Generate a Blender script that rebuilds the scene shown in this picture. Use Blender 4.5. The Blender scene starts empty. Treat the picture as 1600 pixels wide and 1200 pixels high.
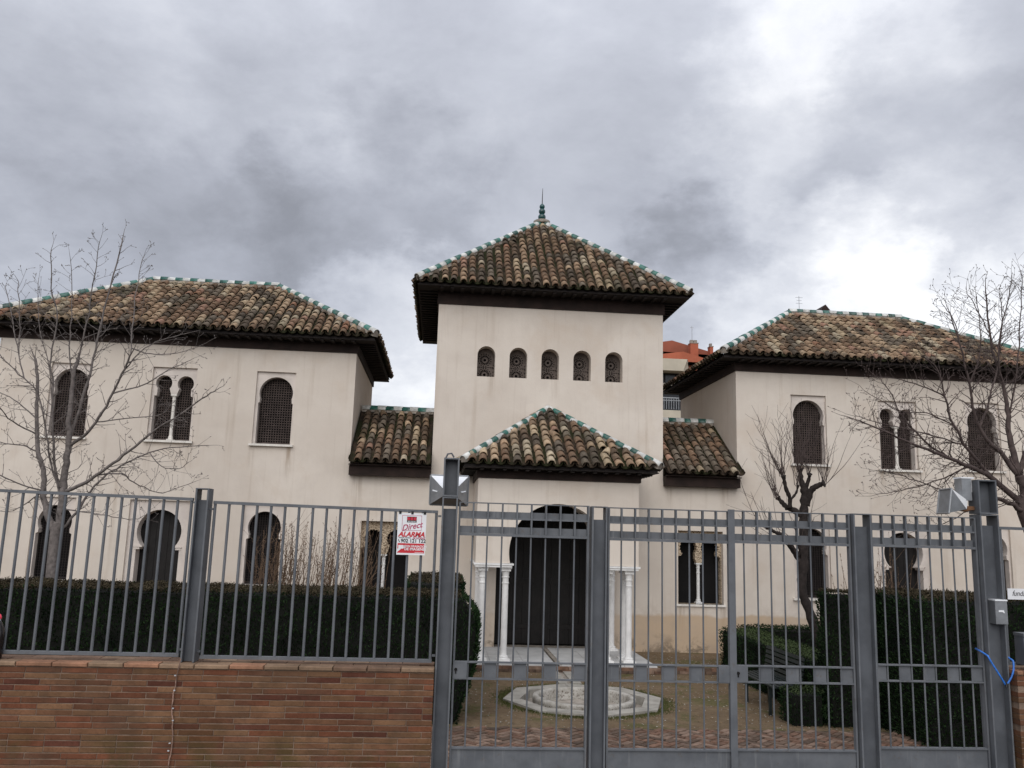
import bpy, bmesh, math, random
import numpy as np
from mathutils import Vector, Matrix
from mathutils.geometry import tessellate_polygon
random.seed(11); np.random.seed(11)
R = math.radians
S = bpy.context.scene
COL = S.collection

# ------------------------------------------------------------------ camera
cam = bpy.data.cameras.new('camera'); co = bpy.data.objects.new('camera', cam); COL.objects.link(co)
cam.sensor_width = 36.0; cam.lens = 1326.17/1600*36; cam.clip_start = .05; cam.clip_end = 2000
yaw, pit, rol = R(4.572), R(9.824), R(1.7216)
f = Vector((math.sin(yaw)*math.cos(pit), math.cos(yaw)*math.cos(pit), math.sin(pit)))
r = Vector((math.cos(yaw), -math.sin(yaw), 0)); u = r.cross(f)
r2 = math.cos(rol)*r + math.sin(rol)*u; u2 = -math.sin(rol)*r + math.cos(rol)*u
m = Matrix((r2, u2, -f)).transposed().to_4x4(); m.translation = (0, 0, 2.5)
co.matrix_world = m; S.camera = co

# ------------------------------------------------------------------ node helper
class NT:
    def __init__(s, tree): s.t = tree; s.n = tree.nodes; s.l = tree.links
    def node(s, typ, **kw):
        n = s.n.new(typ)
        for k, v in kw.items(): setattr(n, k, v)
        return n
    def put(s, sock, v):
        if v is None: return
        if hasattr(v, 'is_linked') or hasattr(v, 'links'): s.l.new(v, sock)
        else:
            if sock.type == 'RGBA' and not isinstance(v, (int, float)) and len(v) == 3: v = (*v, 1)
            if sock.type == 'VECTOR' and isinstance(v, (int, float)): v = (v, v, v)
            sock.default_value = v
    def math(s, op, a, b=None, c=None, clamp=False):
        n = s.node('ShaderNodeMath', operation=op, use_clamp=clamp)
        for i, v in enumerate((a, b, c)):
            if v is not None: s.put(n.inputs[i], v)
        return n.outputs[0]
    def vmath(s, op, a, b=None):
        n = s.node('ShaderNodeVectorMath', operation=op)
        s.put(n.inputs[0], a)
        if b is not None: s.put(n.inputs[1], b)
        return n.outputs['Value'] if op in ('DOT_PRODUCT', 'LENGTH') else n.outputs[0]
    def mix(s, fac, a, b, blend='MIX'):
        n = s.node('ShaderNodeMix', data_type='RGBA', blend_type=blend)
        s.put(n.inputs[0], fac); s.put(n.inputs[6], a); s.put(n.inputs[7], b); return n.outputs[2]
    def noise(s, vec, scale, detail=4, rough=.55, dist=0.0, lac=2.0):
        n = s.node('ShaderNodeTexNoise'); s.put(n.inputs['Vector'], vec)
        n.inputs['Scale'].default_value = scale; n.inputs['Detail'].default_value = detail
        n.inputs['Roughness'].default_value = rough; n.inputs['Distortion'].default_value = dist
        return n.outputs['Fac']
    def mr(s, v, a, b, c=0.0, d=1.0, smooth=True):
        n = s.node('ShaderNodeMapRange', clamp=True)
        if smooth: n.interpolation_type = 'SMOOTHSTEP'
        s.put(n.inputs[0], v)
        for i, x in enumerate((a, b, c, d)): s.put(n.inputs[i+1], x)
        return n.outputs[0]
    def sep(s, v):
        n = s.node('ShaderNodeSeparateXYZ'); s.put(n.inputs[0], v); return n.outputs
    def comb(s, x, y, z):
        n = s.node('ShaderNodeCombineXYZ')
        for i, v in enumerate((x, y, z)): s.put(n.inputs[i], v)
        return n.outputs[0]
    def pos(s): return s.node('ShaderNodeNewGeometry').outputs['Position']
    def nor(s): return s.node('ShaderNodeNewGeometry').outputs['Normal']
    def rnd(s): return s.node('ShaderNodeObjectInfo').outputs['Random']
    def scl(s, v, xyz): return s.vmath('MULTIPLY', v, xyz)

# ------------------------------------------------------------------ world: overcast sky
SUN_EL, SUN_AZ = R(33), R(192)      # sun veiled by cloud, behind the camera to the right
w = bpy.data.worlds.new('World'); S.world = w; w.use_nodes = True
N = NT(w.node_tree); N.n.clear()
sky = N.node('ShaderNodeTexSky', sky_type='NISHITA', sun_disc=False)
sky.sun_elevation = SUN_EL; sky.sun_rotation = SUN_AZ
d = N.vmath('NORMALIZE', N.node('ShaderNodeTexCoord').outputs['Generated'])
dx, dy, dz = N.sep(d)
den = N.math('ADD', N.math('MAXIMUM', dz, 0.0), .42)
flat = N.comb(N.math('DIVIDE', dx, den), N.math('DIVIDE', dy, den), 0.0)
wv = N.node('ShaderNodeTexNoise'); N.put(wv.inputs['Vector'], flat); wv.inputs['Scale'].default_value = 1.3; wv.inputs['Detail'].default_value = 3
warp = N.vmath('ADD', flat, N.scl(N.vmath('SUBTRACT', wv.outputs['Color'], (.5, .5, .5)), (.35, .35, .35)))
n1 = N.noise(warp, .9, 5, .5)
n2 = N.noise(N.vmath('ADD', warp, (7.3, 2.1, 0)), 2.9, 9, .60, .15)
n3 = N.noise(N.vmath('ADD', d, (3.3, 2.1, 0)), 2.1, 3, .5)
t = N.math('ADD', N.math('MULTIPLY', n1, .42), N.math('ADD', N.math('MULTIPLY', n2, .40), N.math('MULTIPLY', n3, .30)))
n4 = N.noise(N.vmath('ADD', warp, (1.3, 8.1, 0)), 8.0, 8, .62, .1)
bt_ = N.node('ShaderNodeTexNoise'); N.put(bt_.inputs['Vector'], N.scl(d, (1, 1, 1.6))); bt_.inputs['Scale'].default_value = 5.5; bt_.inputs['Detail'].default_value = 9; bt_.inputs['Roughness'].default_value = .6
t = N.math('ADD', N.math('SUBTRACT', t, .115), N.math('MULTIPLY', n4, .17))
def blob(v, amt, lo):            # a brighter or darker part of the cloud deck in a direction
    global t
    dt = N.vmath('DOT_PRODUCT', N.vmath('NORMALIZE', N.vmath('ADD', d, N.scl(N.vmath('SUBTRACT', bt_.outputs['Color'], (.5, .5, .5)), (.34, .34, .34)))), Vector(v).normalized())
    t = N.math('ADD', t, N.math('MULTIPLY', N.mr(dt, lo, 1.0), amt))
BLOBS = [((.395, .782, .475), .20, .979), ((.375, .885, .265), .22, .986), ((.46, .85, .25), .10, .985), ((.556, .79, .265), .24, .980), ((.475, .79, .385), -.10, .982), ((.33, .87, .36), -.08, .985), ((-.05, .968, .22), .22, .993), ((.48, .771, .40), -.10, .985), ((.0, .85, .50), -.03, .96),
         ((-.341, .877, .339), -.16, .965), ((-.077, .946, .335), -.15, .985), 
         ((-.397, .794, .46), .10, .985), ((-.258, .837, .483), .08, .988), ((.275, .905, .315), -.12, .9945)]
for b in BLOBS: blob(*b)
ramp = N.node('ShaderNodeValToRGB'); N.put(ramp.inputs[0], t)
e = ramp.color_ramp.elements
e[0].position = .28; e[0].color = (.295, .305, .345, 1); e[1].position = .82; e[1].color = (1.02, 1.03, 1.06, 1)
for p, c in ((.42, (.44, .458, .52)), (.54, (.56, .582, .65)), (.68, (.74, .76, .82))):
    x = ramp.color_ramp.elements.new(p); x.color = (*c, 1)
# an overcast deck is brighter towards the zenith
lum = N.math('ADD', .86, N.math('MULTIPLY', N.mr(dz, .45, 1.0, smooth=False), .75))
cloud = N.mix(1.0, ramp.outputs[0], N.comb(lum, lum, lum), 'MULTIPLY')
skyc = N.mix(.94, N.scl(sky.outputs[0], (.1, .1, .1)), cloud)
bg = N.node('ShaderNodeBackground'); N.put(bg.inputs[0], skyc); bg.inputs[1].default_value = 1.0
N.l.new(bg.outputs[0], N.node('ShaderNodeOutputWorld').inputs[0])

sd = bpy.data.lights.new('sun', 'SUN'); sd.energy = 1.5; sd.angle = R(60); sd.color = (1, .975, .945)
so = bpy.data.objects.new('sun', sd); COL.objects.link(so)
sdir = Vector((math.sin(SUN_AZ)*math.cos(SUN_EL), math.cos(SUN_AZ)*math.cos(SUN_EL), math.sin(SUN_EL)))
so.rotation_euler = sdir.to_track_quat('Z', 'Y').to_euler(); so.location = (0, -5, 30)
S.view_settings.view_transform = 'Standard'; S.view_settings.look = 'None'
S.view_settings.exposure = 0.28; S.view_settings.gamma = 1.0; S.view_settings.use_curve_mapping = False

# ------------------------------------------------------------------ materials
def mat(name, rough=.8, metal=0.0, spec=.3):
    m = bpy.data.materials.new(name); m.use_nodes = True
    T = NT(m.node_tree); b = m.node_tree.nodes['Principled BSDF']
    b.inputs['Roughness'].default_value = rough; b.inputs['Metallic'].default_value = metal
    b.inputs['Specular IOR Level'].default_value = spec
    return m, T, b
def bump(T, b, h, strength=.3, dist=.01):
    n = T.node('ShaderNodeBump'); n.inputs['Strength'].default_value = strength; n.inputs['Distance'].default_value = dist
    T.put(n.inputs['Height'], h); T.l.new(n.outputs[0], b.inputs['Normal'])
def simple(name, col, rough=.7, var=.18, scale=6.0, metal=0.0, bmp=.15, bscale=60, rnd=0.0, spec=.3):
    m, T, b = mat(name, rough, metal, spec); p = T.pos()
    n = T.noise(p, scale, 5, .6)
    c = T.mix(T.mr(n, .3, .7), tuple(x*(1-var) for x in col), tuple(min(1, x*(1+var)) for x in col))
    if rnd: 
        v = T.math('ADD', 1-rnd, T.math('MULTIPLY', T.rnd(), 2*rnd)); c = T.mix(1.0, c, T.comb(v, v, v), 'MULTIPLY')
    T.put(b.inputs['Base Color'], c)
    if bmp: bump(T, b, T.noise(p, bscale, 4, .6), bmp)
    return m

STAINS = [(-3.22, 4.11, .95, .11, .75), (-4.0, 4.11, .6, .09, .5), (-5.25, 4.11, .7, .10, .5), (-6.1, 4.11, .8, .12, .55), (-7.5, 4.11, .7, .1, .5), (7.76, 4.11, .7, .1, .5), (8.5, 4.11, .8, .1, .55),
          (10.6, 4.06, .7, .1, .5), (9.8, 4.06, .6, .1, .5), (1.0, 5.80, .6, .12, .35), (2.4, 5.80, .7, .12, .35), (3.6, 5.80, .6, .12, .3), (-1.75, 3.62, 1.2, .16, .5), (6.2, 3.62, 1.1, .16, .5), (4.95, 3.62, .8, .12, .4), (5.2, 1.04, .8, .12, .7), (6.1, 1.04, .9, .12, .7)]
def plaster():
    m, T, b = mat('cream plaster', .9, spec=.15); p = T.pos(); x, y, z = T.sep(p)
    a = T.noise(p, .55, 5, .6, .4); k = T.noise(p, 3.2, 6, .65)
    c = T.mix(T.mr(a, .3, .7), (.590, .520, .447), (.680, .612, .535))
    c = T.mix(T.math('MULTIPLY', T.mr(k, .45, .75), .25), c, (.51, .445, .39))
    # streaks of rain dirt running down
    st = T.noise(T.scl(p, (5.5, 5.5, .28)), 1.0, 5, .6)
    c = T.mix(T.math('MULTIPLY', T.mr(T.noise(T.vmath('ADD', p, (3, 5, 7)), 1.1, 6, .65, .3), .5, .68), .38), c, (.56, .465, .375))
    c = T.mix(T.math('MULTIPLY', T.mr(st, .54, .78), .36), c, (.40, .32, .245))
    rag = T.noise(T.scl(p, (26, 26, 1.6)), 1.0, 5, .6)
    for sx, zt, ln, wd, am in STAINS:
        hw = T.mr(T.math('ABSOLUTE', T.math('SUBTRACT', x, sx)), wd, wd*.15)
        vz = T.math('MULTIPLY', T.mr(z, zt-ln, zt-.02), T.mr(z, zt+.02, zt))
        c = T.mix(T.math('MULTIPLY', T.math('MULTIPLY', hw, vz), T.math('MULTIPLY', T.mr(rag, .32, .66), am)), c, (.30, .225, .16))
    st2 = T.noise(T.scl(T.vmath('ADD', p, (9, 3, 0)), (16, 16, .5)), 1.0, 3, .6)
    c = T.mix(T.math('MULTIPLY', T.mr(st2, .58, .75), .16), c, (.36, .29, .23))
    # repaired, damp skirting of ochre render near the ground
    edge = T.math('ADD', .86, T.math('MULTIPLY', T.math('SUBTRACT', T.noise(T.scl(p, (.8, .8, .8)), 2.2, 3, .5), .5), .30))
    sk = T.mr(T.math('SUBTRACT', edge, z), -.03, .05)
    sk = T.math('MULTIPLY', sk, T.math('ADD', .30, T.math('MULTIPLY', T.mr(x, 3.6, 4.2), T.mr(x, 9.0, 7.0, .0, .42))))
    c = T.mix(sk, c, (.47, .33, .20))
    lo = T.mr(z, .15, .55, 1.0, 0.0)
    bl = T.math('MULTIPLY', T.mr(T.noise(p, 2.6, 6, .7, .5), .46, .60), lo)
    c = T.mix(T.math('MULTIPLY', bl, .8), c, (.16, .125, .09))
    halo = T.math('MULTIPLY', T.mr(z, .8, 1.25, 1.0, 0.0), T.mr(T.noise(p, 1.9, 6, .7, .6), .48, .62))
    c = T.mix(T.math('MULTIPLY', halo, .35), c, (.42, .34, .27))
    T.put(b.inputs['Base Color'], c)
    bump(T, b, T.math('ADD', T.noise(p, 28, 5, .65), T.math('MULTIPLY', T.noise(p, 3, 3, .5), 1.5)), .35, .006)
    return m
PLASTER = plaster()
PLASTER2 = simple('pale window plaster', (.62, .555, .50), .9, .1, 3)
STUCCO = None
def stucco():
    m, T, b = mat('carved stucco', .9, spec=.15); p = T.pos()
    v = T.node('ShaderNodeTexVoronoi'); T.put(v.inputs['Vector'], p); v.inputs['Scale'].default_value = 26
    h = v.outputs['Distance']
    c = T.mix(T.mr(h, .1, .55), (.20, .145, .095), (.50, .40, .29))
    T.put(b.inputs['Base Color'], c); bump(T, b, h, 1.0, .03); return m
STUCCO = stucco()
WOODD = simple('dark eave wood', (.014, .010, .009), .8, .35, 5)
WOODB = simple('brown beam wood', (.024, .014, .011), .8, .35, 4)
LATTG = simple('dark lattice', (.024, .019, .018), .8, .3, 9)
LATT = simple('turned wood lattice', (.085, .064, .056), .75, .3, 9)
DOORW = simple('dark door wood', (.007, .0055, .005), .6, .4, 6)
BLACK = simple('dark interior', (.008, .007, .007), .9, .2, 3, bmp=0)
MARBLE = simple('white marble', (.72, .71, .69), .45, .10, 5, bmp=.05)
SILL = simple('white sill stone', (.70, .66, .60), .7, .12, 7)
MORTAR = simple('lime mortar', (.30, .265, .225), .95, .3, 8, bmp=.5)
LATTS = simple('stucco lattice', (.105, .085, .074), .9, .2, 9)

def clay(name, col):
    m, T, b = mat(name, .9, spec=.2); p = T.pos()
    n = T.noise(p, 14, 5, .65); k = T.noise(p, 3.1, 5, .7); g = T.noise(p, 1.15, 4, .6)
    c = T.mix(T.mr(n, .3, .7), tuple(x*.72 for x in col), tuple(min(.8, x*1.22) for x in col))
    v = T.math('ADD', .72, T.math('MULTIPLY', T.rnd(), .56)); c = T.mix(1.0, c, T.comb(v, v, v), 'MULTIPLY')
    c = T.mix(T.math('MULTIPLY', T.mr(k, .48, .68), .62), c, (.060, .049, .038))
    c = T.mix(T.math('MULTIPLY', T.mr(T.noise(p, 42, 3, .6), .58, .68), .5), c, (.33, .31, .24))
    c = T.mix(T.math('MULTIPLY', T.mr(g, .55, .70), .38), c, (.055, .056, .026))
    T.put(b.inputs['Base Color'], c); bump(T, b, n, .5, .01); return m
CLAYS = [clay('clay '+n, tuple(v*q for v, q in zip(c, (.96, .92, .87)))) for n, c in (('cream', (.41, .33, .23)), ('sand', (.39, .295, .205)), ('tan', (.31, .22, .15)), ('rose', (.32, .195, .145)),
         ('orange', (.27, .15, .10)), ('brown', (.19, .125, .085)), ('umber', (.125, .088, .062)), ('grey', (.15, .125, .10)), ('dark', (.088, .070, .055)), ('pale', (.40, .345, .26)))]
CLAYW = [11, 17, 23, 8, 1.5, 17, 12, 13, 8, 8]
def pick(n, dark=0.0):
    ww = [x*(1+dark*(1 if i in (5, 6, 7, 8) else -.5)) for i, x in enumerate(CLAYW)]
    out = random.choices(range(10), ww, k=n)
    for i in range(1, n):
        if random.random() < .38: out[i] = out[i-1]
    return out
def channel_mat():
    m, T, b = mat('mossy clay with painted shadow', .95, spec=.1); p = T.pos()  # moss, plus deep shadow between tile columns put into the dark clay colour
    c = T.mix(T.mr(T.noise(p, 6, 5, .7), .35, .65), (.022, .017, .013), (.065, .046, .032))
    c = T.mix(T.mr(T.noise(p, 1.6, 5, .6), .42, .62), c, (.024, .026, .011))
    T.put(b.inputs['Base Color'], c); bump(T, b, T.noise(p, 40, 3), .6, .01); return m
CHAN = channel_mat()
GREEN = simple('green glazed tile', (.026, .110, .086), .35, .45, 9, rnd=.3, spec=.5)
WHITE = simple('white glazed tile', (.52, .52, .49), .4, .28, 7, rnd=.12, spec=.5)
FINIAL = simple('teal glazed finial', (.010, .060, .060), .25, .3, 9, spec=.6)

def paint():
    m, T, b = mat('grey gate paint', .55, .0, .35); p = T.pos()
    c = T.mix(T.mr(T.noise(p, 5, 5, .6), .3, .7), (.094, .100, .110), (.134, .141, .152))
    c = T.mix(T.math('MULTIPLY', T.mr(T.noise(p, 24, 5, .7), .57, .72), .55), c, (.10, .075, .055))
    c = T.mix(T.math('MULTIPLY', T.mr(T.noise(T.scl(p, (30, 30, 2)), 1.0, 4, .6), .55, .8), .35), c, (.30, .30, .30))
    T.put(b.inputs['Base Color'], c); bump(T, b, T.noise(p, 120, 3), .08, .002); return m
PAINT = paint()
PAINTD = simple('dark grey post paint', (.088, .094, .105), .55, .2, 4, bmp=.08, bscale=120)
GALV = simple('galvanised sheet', (.30, .31, .32), .35, .15, 8, metal=.6)
WHITEM = simple('white enamel and painted light', (.78, .79, .80), .35, .06, 8, bmp=0)
RUST = simple('rusty steel', (.12, .06, .03), .85, .4, 14)

def brickm(name, col):
    m, T, b = mat(name, .92, spec=.15); p = T.pos(); x, y, z = T.sep(p)
    n = T.noise(p, 9, 6, .65); k = T.noise(p, 60, 4, .6)
    v = T.math('ADD', .80, T.math('MULTIPLY', T.rnd(), .42))
    c = T.mix(T.mr(n, .3, .7), tuple(a*.80 for a in col), tuple(a*1.16 for a in col))
    c = T.mix(1.0, c, T.comb(v, v, v), 'MULTIPLY')
    c = T.mix(T.math('MULTIPLY', T.mr(k, .5, .7), .35), c, tuple(a*.5 for a in col))
    big = T.noise(p, 2.6, 5, .65); c = T.mix(T.math('MULTIPLY', T.mr(big, .46, .66), .45), c, (.085, .055, .036))
    pale = T.noise(T.vmath('ADD', p, (4, 1, 2)), 1.7, 5, .6)
    c = T.mix(T.math('MULTIPLY', T.mr(pale, .55, .72), .35), c, (.20, .135, .09))
    alg = T.math('MULTIPLY', T.mr(z, .80, 1.20, 1.0, 0.0), T.mr(T.noise(p, 2.2, 5, .65), .45, .62))
    c = T.mix(T.math('MULTIPLY', alg, .65), c, (.060, .052, .016))
    # black drip stains under joints of the coping
    dr = T.math('MULTIPLY', T.mr(T.noise(T.scl(p, (7, 7, .5)), 1.0, 4, .6), .66, .74), T.mr(T.noise(T.scl(p, (6, 6, 30)), 1.0, 3), .45, .6))
    c = T.mix(T.math('MULTIPLY', dr, .8), c, (.035, .025, .018))
    T.put(b.inputs['Base Color'], c); bump(T, b, T.math('ADD', n, k), .5, .006); return m
BRICKS = [brickm('brick '+n, c) for n, c in (('red', (.148, .057, .031)), ('tan', (.160, .085, .046)), ('buff', (.152, .075, .041)), ('dark', (.090, .034, .022)), ('brown', (.130, .057, .032)), ('rose', (.148, .067, .039)))]
BW = [18, 22, 24, 9, 16, 14]
COPE = [brickm('coping '+n, c) for n, c in (('orange', (.30, .155, .095)), ('buff', (.27, .180, .118)), ('brown', (.19, .118, .080)))]
JOINT = simple('brick joint mortar', (.190, .135, .100), .95, .3, 10, bmp=.5)
PAVE = [simple('paving '+n, c, .9, .3, 9, rnd=.22, bmp=.4) for n, c in (('red', (.150, .086, .058)), ('rose', (.185, .125, .092)), ('brown', (.105, .070, .050)))]

def soil():
    m, T, b = mat('garden soil', .97, spec=.1); p = T.pos()
    a = T.noise(p, .7, 6, .65); k = T.noise(p, 9, 6, .7); g = T.noise(p, 1.1, 6, .65, .6)
    c = T.mix(T.mr(a, .3, .7), (.145, .102, .062), (.205, .150, .094))
    c = T.mix(T.mr(k, .42, .7), c, (.115, .082, .052))
    c = T.mix(T.math('MULTIPLY', T.mr(g, .50, .66), .7), c, (.085, .088, .030))
    c = T.mix(T.math('MULTIPLY', T.mr(T.noise(p, 60, 2, .5), .66, .72), .7), c, (.34, .30, .24))
    T.put(b.inputs['Base Color'], c); bump(T, b, T.math('ADD', T.noise(p, 18, 6, .7), k), .7, .02); return m
SOIL = soil()
ASPH = simple('street asphalt', (.055, .054, .053), .9, .3, 20, bmp=.5, bscale=200)
STONE = simple('grey worn stone', (.32, .30, .262), .9, .22, 4, bmp=.35)
def basin():
    m, T, b = mat('weathered basin stone', .9, spec=.2); p = T.pos(); z = T.sep(p)[2]
    c = T.mix(T.mr(T.noise(p, 6, 6, .7), .3, .7), (.28, .26, .225), (.47, .445, .40))
    c = T.mix(T.math('MULTIPLY', T.mr(T.noise(p, 30, 5, .7), .5, .66), T.mr(z, .09, .03)), c, (.085, .06, .045))
    T.put(b.inputs['Base Color'], c); bump(T, b, T.noise(p, 40, 5, .6), .3, .006); return m
BASIN = basin()
def leafm(name, c1, c2):
    m, T, b = mat(name, .9, spec=.05); p = T.pos()
    c = T.mix(T.mr(T.noise(p, 26, 3, .6), .35, .65), c1, c2)
    c = T.mix(T.mr(T.noise(p, 2.2, 4, .6), .45, .68), c, tuple(a*.6 for a in c1))
    T.put(b.inputs['Base Color'], c); return m
HEDGE = leafm('dark hedge leaf', (.0090, .0195, .0085), (.026, .048, .018))
HEDGEL = leafm('clipped hedge leaf painted skylit', (.042, .060, .026), (.068, .090, .038))  # clipped tops; the skylight they catch is put into this paler green
HEDGET = leafm('brown clipped hedge top', (.040, .032, .020), (.062, .050, .030))
CORE = simple('hedge twigs', (.005, .0055, .004), .95, .3, 5, bmp=0)
BARK = simple('pale grey bark', (.145, .125, .115), .9, .3, 18, bmp=.5)
BARKD = simple('dark bark', (.026, .020, .018), .95, .35, 16, bmp=.7)
BARKR = simple('brown twig bark', (.075, .055, .050), .9, .3, 12, bmp=0)
SHRUB = simple('tan twig bark', (.150, .098, .064), .9, .35, 12, bmp=0)
TERRA = simple('terracotta render', (.36, .105, .058), .9, .15, 1.0)
TERRAD = simple('dark terracotta render', (.26, .085, .052), .9, .15, 1.0)
PALE = simple('pale render', (.50, .45, .36), .9, .12, .8)
GLASS = simple('dark window glass', (.015, .017, .02), .15, .2, 2, bmp=0, spec=.5)
BENCH = simple('dark green slat paint', (.014, .020, .020), .5, .25, 8)

# ------------------------------------------------------------------ mesh helpers
def tag(o, label=None, cat=None, group=None, kind=None):
    if label: o['label'] = label
    if cat: o['category'] = cat
    if group: o['group'] = group
    if kind: o['kind'] = kind
    return o
class MB:
    def __init__(s): s.v = []; s.f = []; s.mi = []
    def add(s, vs, fs, mi=0):
        o = len(s.v); s.v += [tuple(v) for v in vs]
        for q in fs: s.f.append(tuple(i+o for i in q)); s.mi.append(mi)
        return s
    def box(s, x0, x1, y0, y1, z0, z1, mi=0):
        vs = [(x, y, z) for z in (z0, z1) for y in (y0, y1) for x in (x0, x1)]
        return s.add(vs, [(0, 2, 3, 1), (4, 5, 7, 6), (0, 1, 5, 4), (2, 6, 7, 3), (0, 4, 6, 2), (1, 3, 7, 5)], mi)
    def obox(s, c, ax, ay, az, hx, hy, hz, mi=0):
        c, ax, ay, az = map(Vector, (c, ax, ay, az))
        vs = [c+ax*i*hx+ay*j*hy+az*k*hz for k in (-1, 1) for j in (-1, 1) for i in (-1, 1)]
        return s.add(vs, [(0, 2, 3, 1), (4, 5, 7, 6), (0, 1, 5, 4), (2, 6, 7, 3), (0, 4, 6, 2), (1, 3, 7, 5)], mi)
    def bar(s, a, b, wx, wy, up=(0, 0, 1), mi=0):
        a, b = Vector(a), Vector(b); d = (b-a); L = d.length; d.normalize()
        x = d.cross(Vector(up))
        if x.length < 1e-4: x = d.cross(Vector((1, 0, 0)))
        x.normalize(); y = x.cross(d)
        return s.obox((a+b)/2, x, y, d, wx/2, wy/2, L/2, mi)
    def tube(s, pts, rad, sides=6, mi=0, cap=True):
        pts = [Vector(p) for p in pts]; n = len(pts)
        if isinstance(rad, (int, float)): rad = [rad]*n
        ref = Vector((.31, .87, .2)); rings = []
        for i, p in enumerate(pts):
            t = (pts[min(i+1, n-1)]-pts[max(i-1, 0)])
            if t.length < 1e-6: t = Vector((0, 0, 1))
            t.normalize(); x = t.cross(ref)
            if x.length < .1: x = t.cross(Vector((1, 0, 0)))
            x.normalize(); y = t.cross(x)
            rings.append([p+(x*math.cos(a)+y*math.sin(a))*rad[i] for a in (2*math.pi*k/sides for k in range(sides))])
        vs = [v for rg in rings for v in rg]; fs = []
        for i in range(n-1):
            for k in range(sides):
                a = i*sides+k; b = i*sides+(k+1) % sides; fs.append((a, b, b+sides, a+sides))
        if cap: fs += [tuple(range(sides))[::-1], tuple(range((n-1)*sides, n*sides))]
        return s.add(vs, fs, mi)
    def lathe(s, prof, seg=16, c=(0, 0, 0), mi=0):
        vs = []; fs = []; n = len(prof)
        for rr, z in prof:
            for k in range(seg):
                a = 2*math.pi*k/seg; vs.append((c[0]+rr*math.cos(a), c[1]+rr*math.sin(a), c[2]+z))
        for i in range(n-1):
            for k in range(seg):
                a = i*seg+k; b = i*seg+(k+1) % seg; fs.append((a, b, b+seg, a+seg))
        fs += [tuple(range(seg))[::-1], tuple(range((n-1)*seg, n*seg))]
        return s.add(vs, fs, mi)
    def mesh(s, name, mats, smooth=False):
        me = bpy.data.meshes.new(name); me.from_pydata(s.v, [], s.f)
        for mm in (mats if isinstance(mats, (list, tuple)) else [mats]): me.materials.append(mm)
        if any(s.mi): me.polygons.foreach_set('material_index', s.mi)
        if smooth: me.polygons.foreach_set('use_smooth', [True]*len(s.f))
        me.update(); return me
    def build(s, name, mats, parent=None, smooth=False, kind=None, label=None):
        return link(name, s.mesh(name, mats, smooth), parent, kind, label)
def wloc(p):
    v = Vector((0, 0, 0))
    while p is not None: v += p.matrix_basis.translation; p = p.parent
    return v
def link(name, me, parent=None, kind=None, label=None, M=None):     # mesh coordinates (or M) are world coordinates
    o = bpy.data.objects.new(name, me); COL.objects.link(o)
    o.parent = parent
    o.matrix_basis = Matrix.Translation(-wloc(parent)) @ (M if M is not None else Matrix())
    if kind: o['kind'] = kind
    if label: o['label'] = label
    return o
def thing(name, label, cat, loc=(0, 0, 0), group=None):
    o = bpy.data.objects.new(name, None); COL.objects.link(o); o.empty_display_size = .2
    o.location = loc; o.matrix_basis = Matrix.Translation(loc); tag(o, label, cat, group); return o
def fastmesh(name, V, F, mats, mi=None, smooth=False):
    me = bpy.data.meshes.new(name); V = np.asarray(V, np.float32); F = np.asarray(F, np.int32); k = F.shape[1]
    me.vertices.add(len(V)); me.vertices.foreach_set('co', V.ravel())
    me.loops.add(F.size); me.loops.foreach_set('vertex_index', F.ravel())
    me.polygons.add(len(F)); me.polygons.foreach_set('loop_start', np.arange(0, F.size, k, dtype=np.int32))
    for mm in mats: me.materials.append(mm)
    if mi is not None: me.polygons.foreach_set('material_index', np.asarray(mi, np.int32))
    if smooth: me.polygons.foreach_set('use_smooth', np.ones(len(F), bool))
    me.update(calc_edges=True); me.validate(); return me
def holed(mb, outer, holes, y, mi=0, reveal=0, rmi=None):
    """flat wall in plane Y=y with holes; reveal: depth of the hole sides"""
    loops = [outer]+holes
    tris = tessellate_polygon([[Vector((x, z, 0)) for x, z in lp] for lp in loops])
    flatp = [p for lp in loops for p in lp]
    mb.add([(x, y, z) for x, z in flatp], [tuple(t) for t in tris], mi)
    if reveal:
        for h in holes:
            n = len(h); vs = [(x, y, z) for x, z in h]+[(x, y+reveal, z) for x, z in h]
            mb.add(vs, [(i, (i+1) % n, n+(i+1) % n, n+i) for i in range(n)], mi if rmi is None else rmi)
def rect(x0, x1, z0, z1): return [(x0, z0), (x1, z0), (x1, z1), (x0, z1)]
def arc(cx, cz, r, a0, a1, n): return [(cx+r*math.cos(a0+(a1-a0)*i/n), cz+r*math.sin(a0+(a1-a0)*i/n)) for i in range(n+1)]
def horseshoe(cx, zc, r, zi, jw, zb, n=28, drop=None):
    al = math.asin(max(-1, min(1, (drop or zc-zi)/r)))
    xi = r*math.cos(al)
    p = [(cx-jw, zb), (cx-jw, zi-.05), (cx-xi-.005, zi-.03), (cx-xi-.005, zi-.001)]
    p += arc(cx, zc, r, math.pi+al, -al, n)
    p += [(cx+xi+.005, zi-.001), (cx+xi+.005, zi-.03), (cx+jw, zi-.05), (cx+jw, zb)]
    return p

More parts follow.
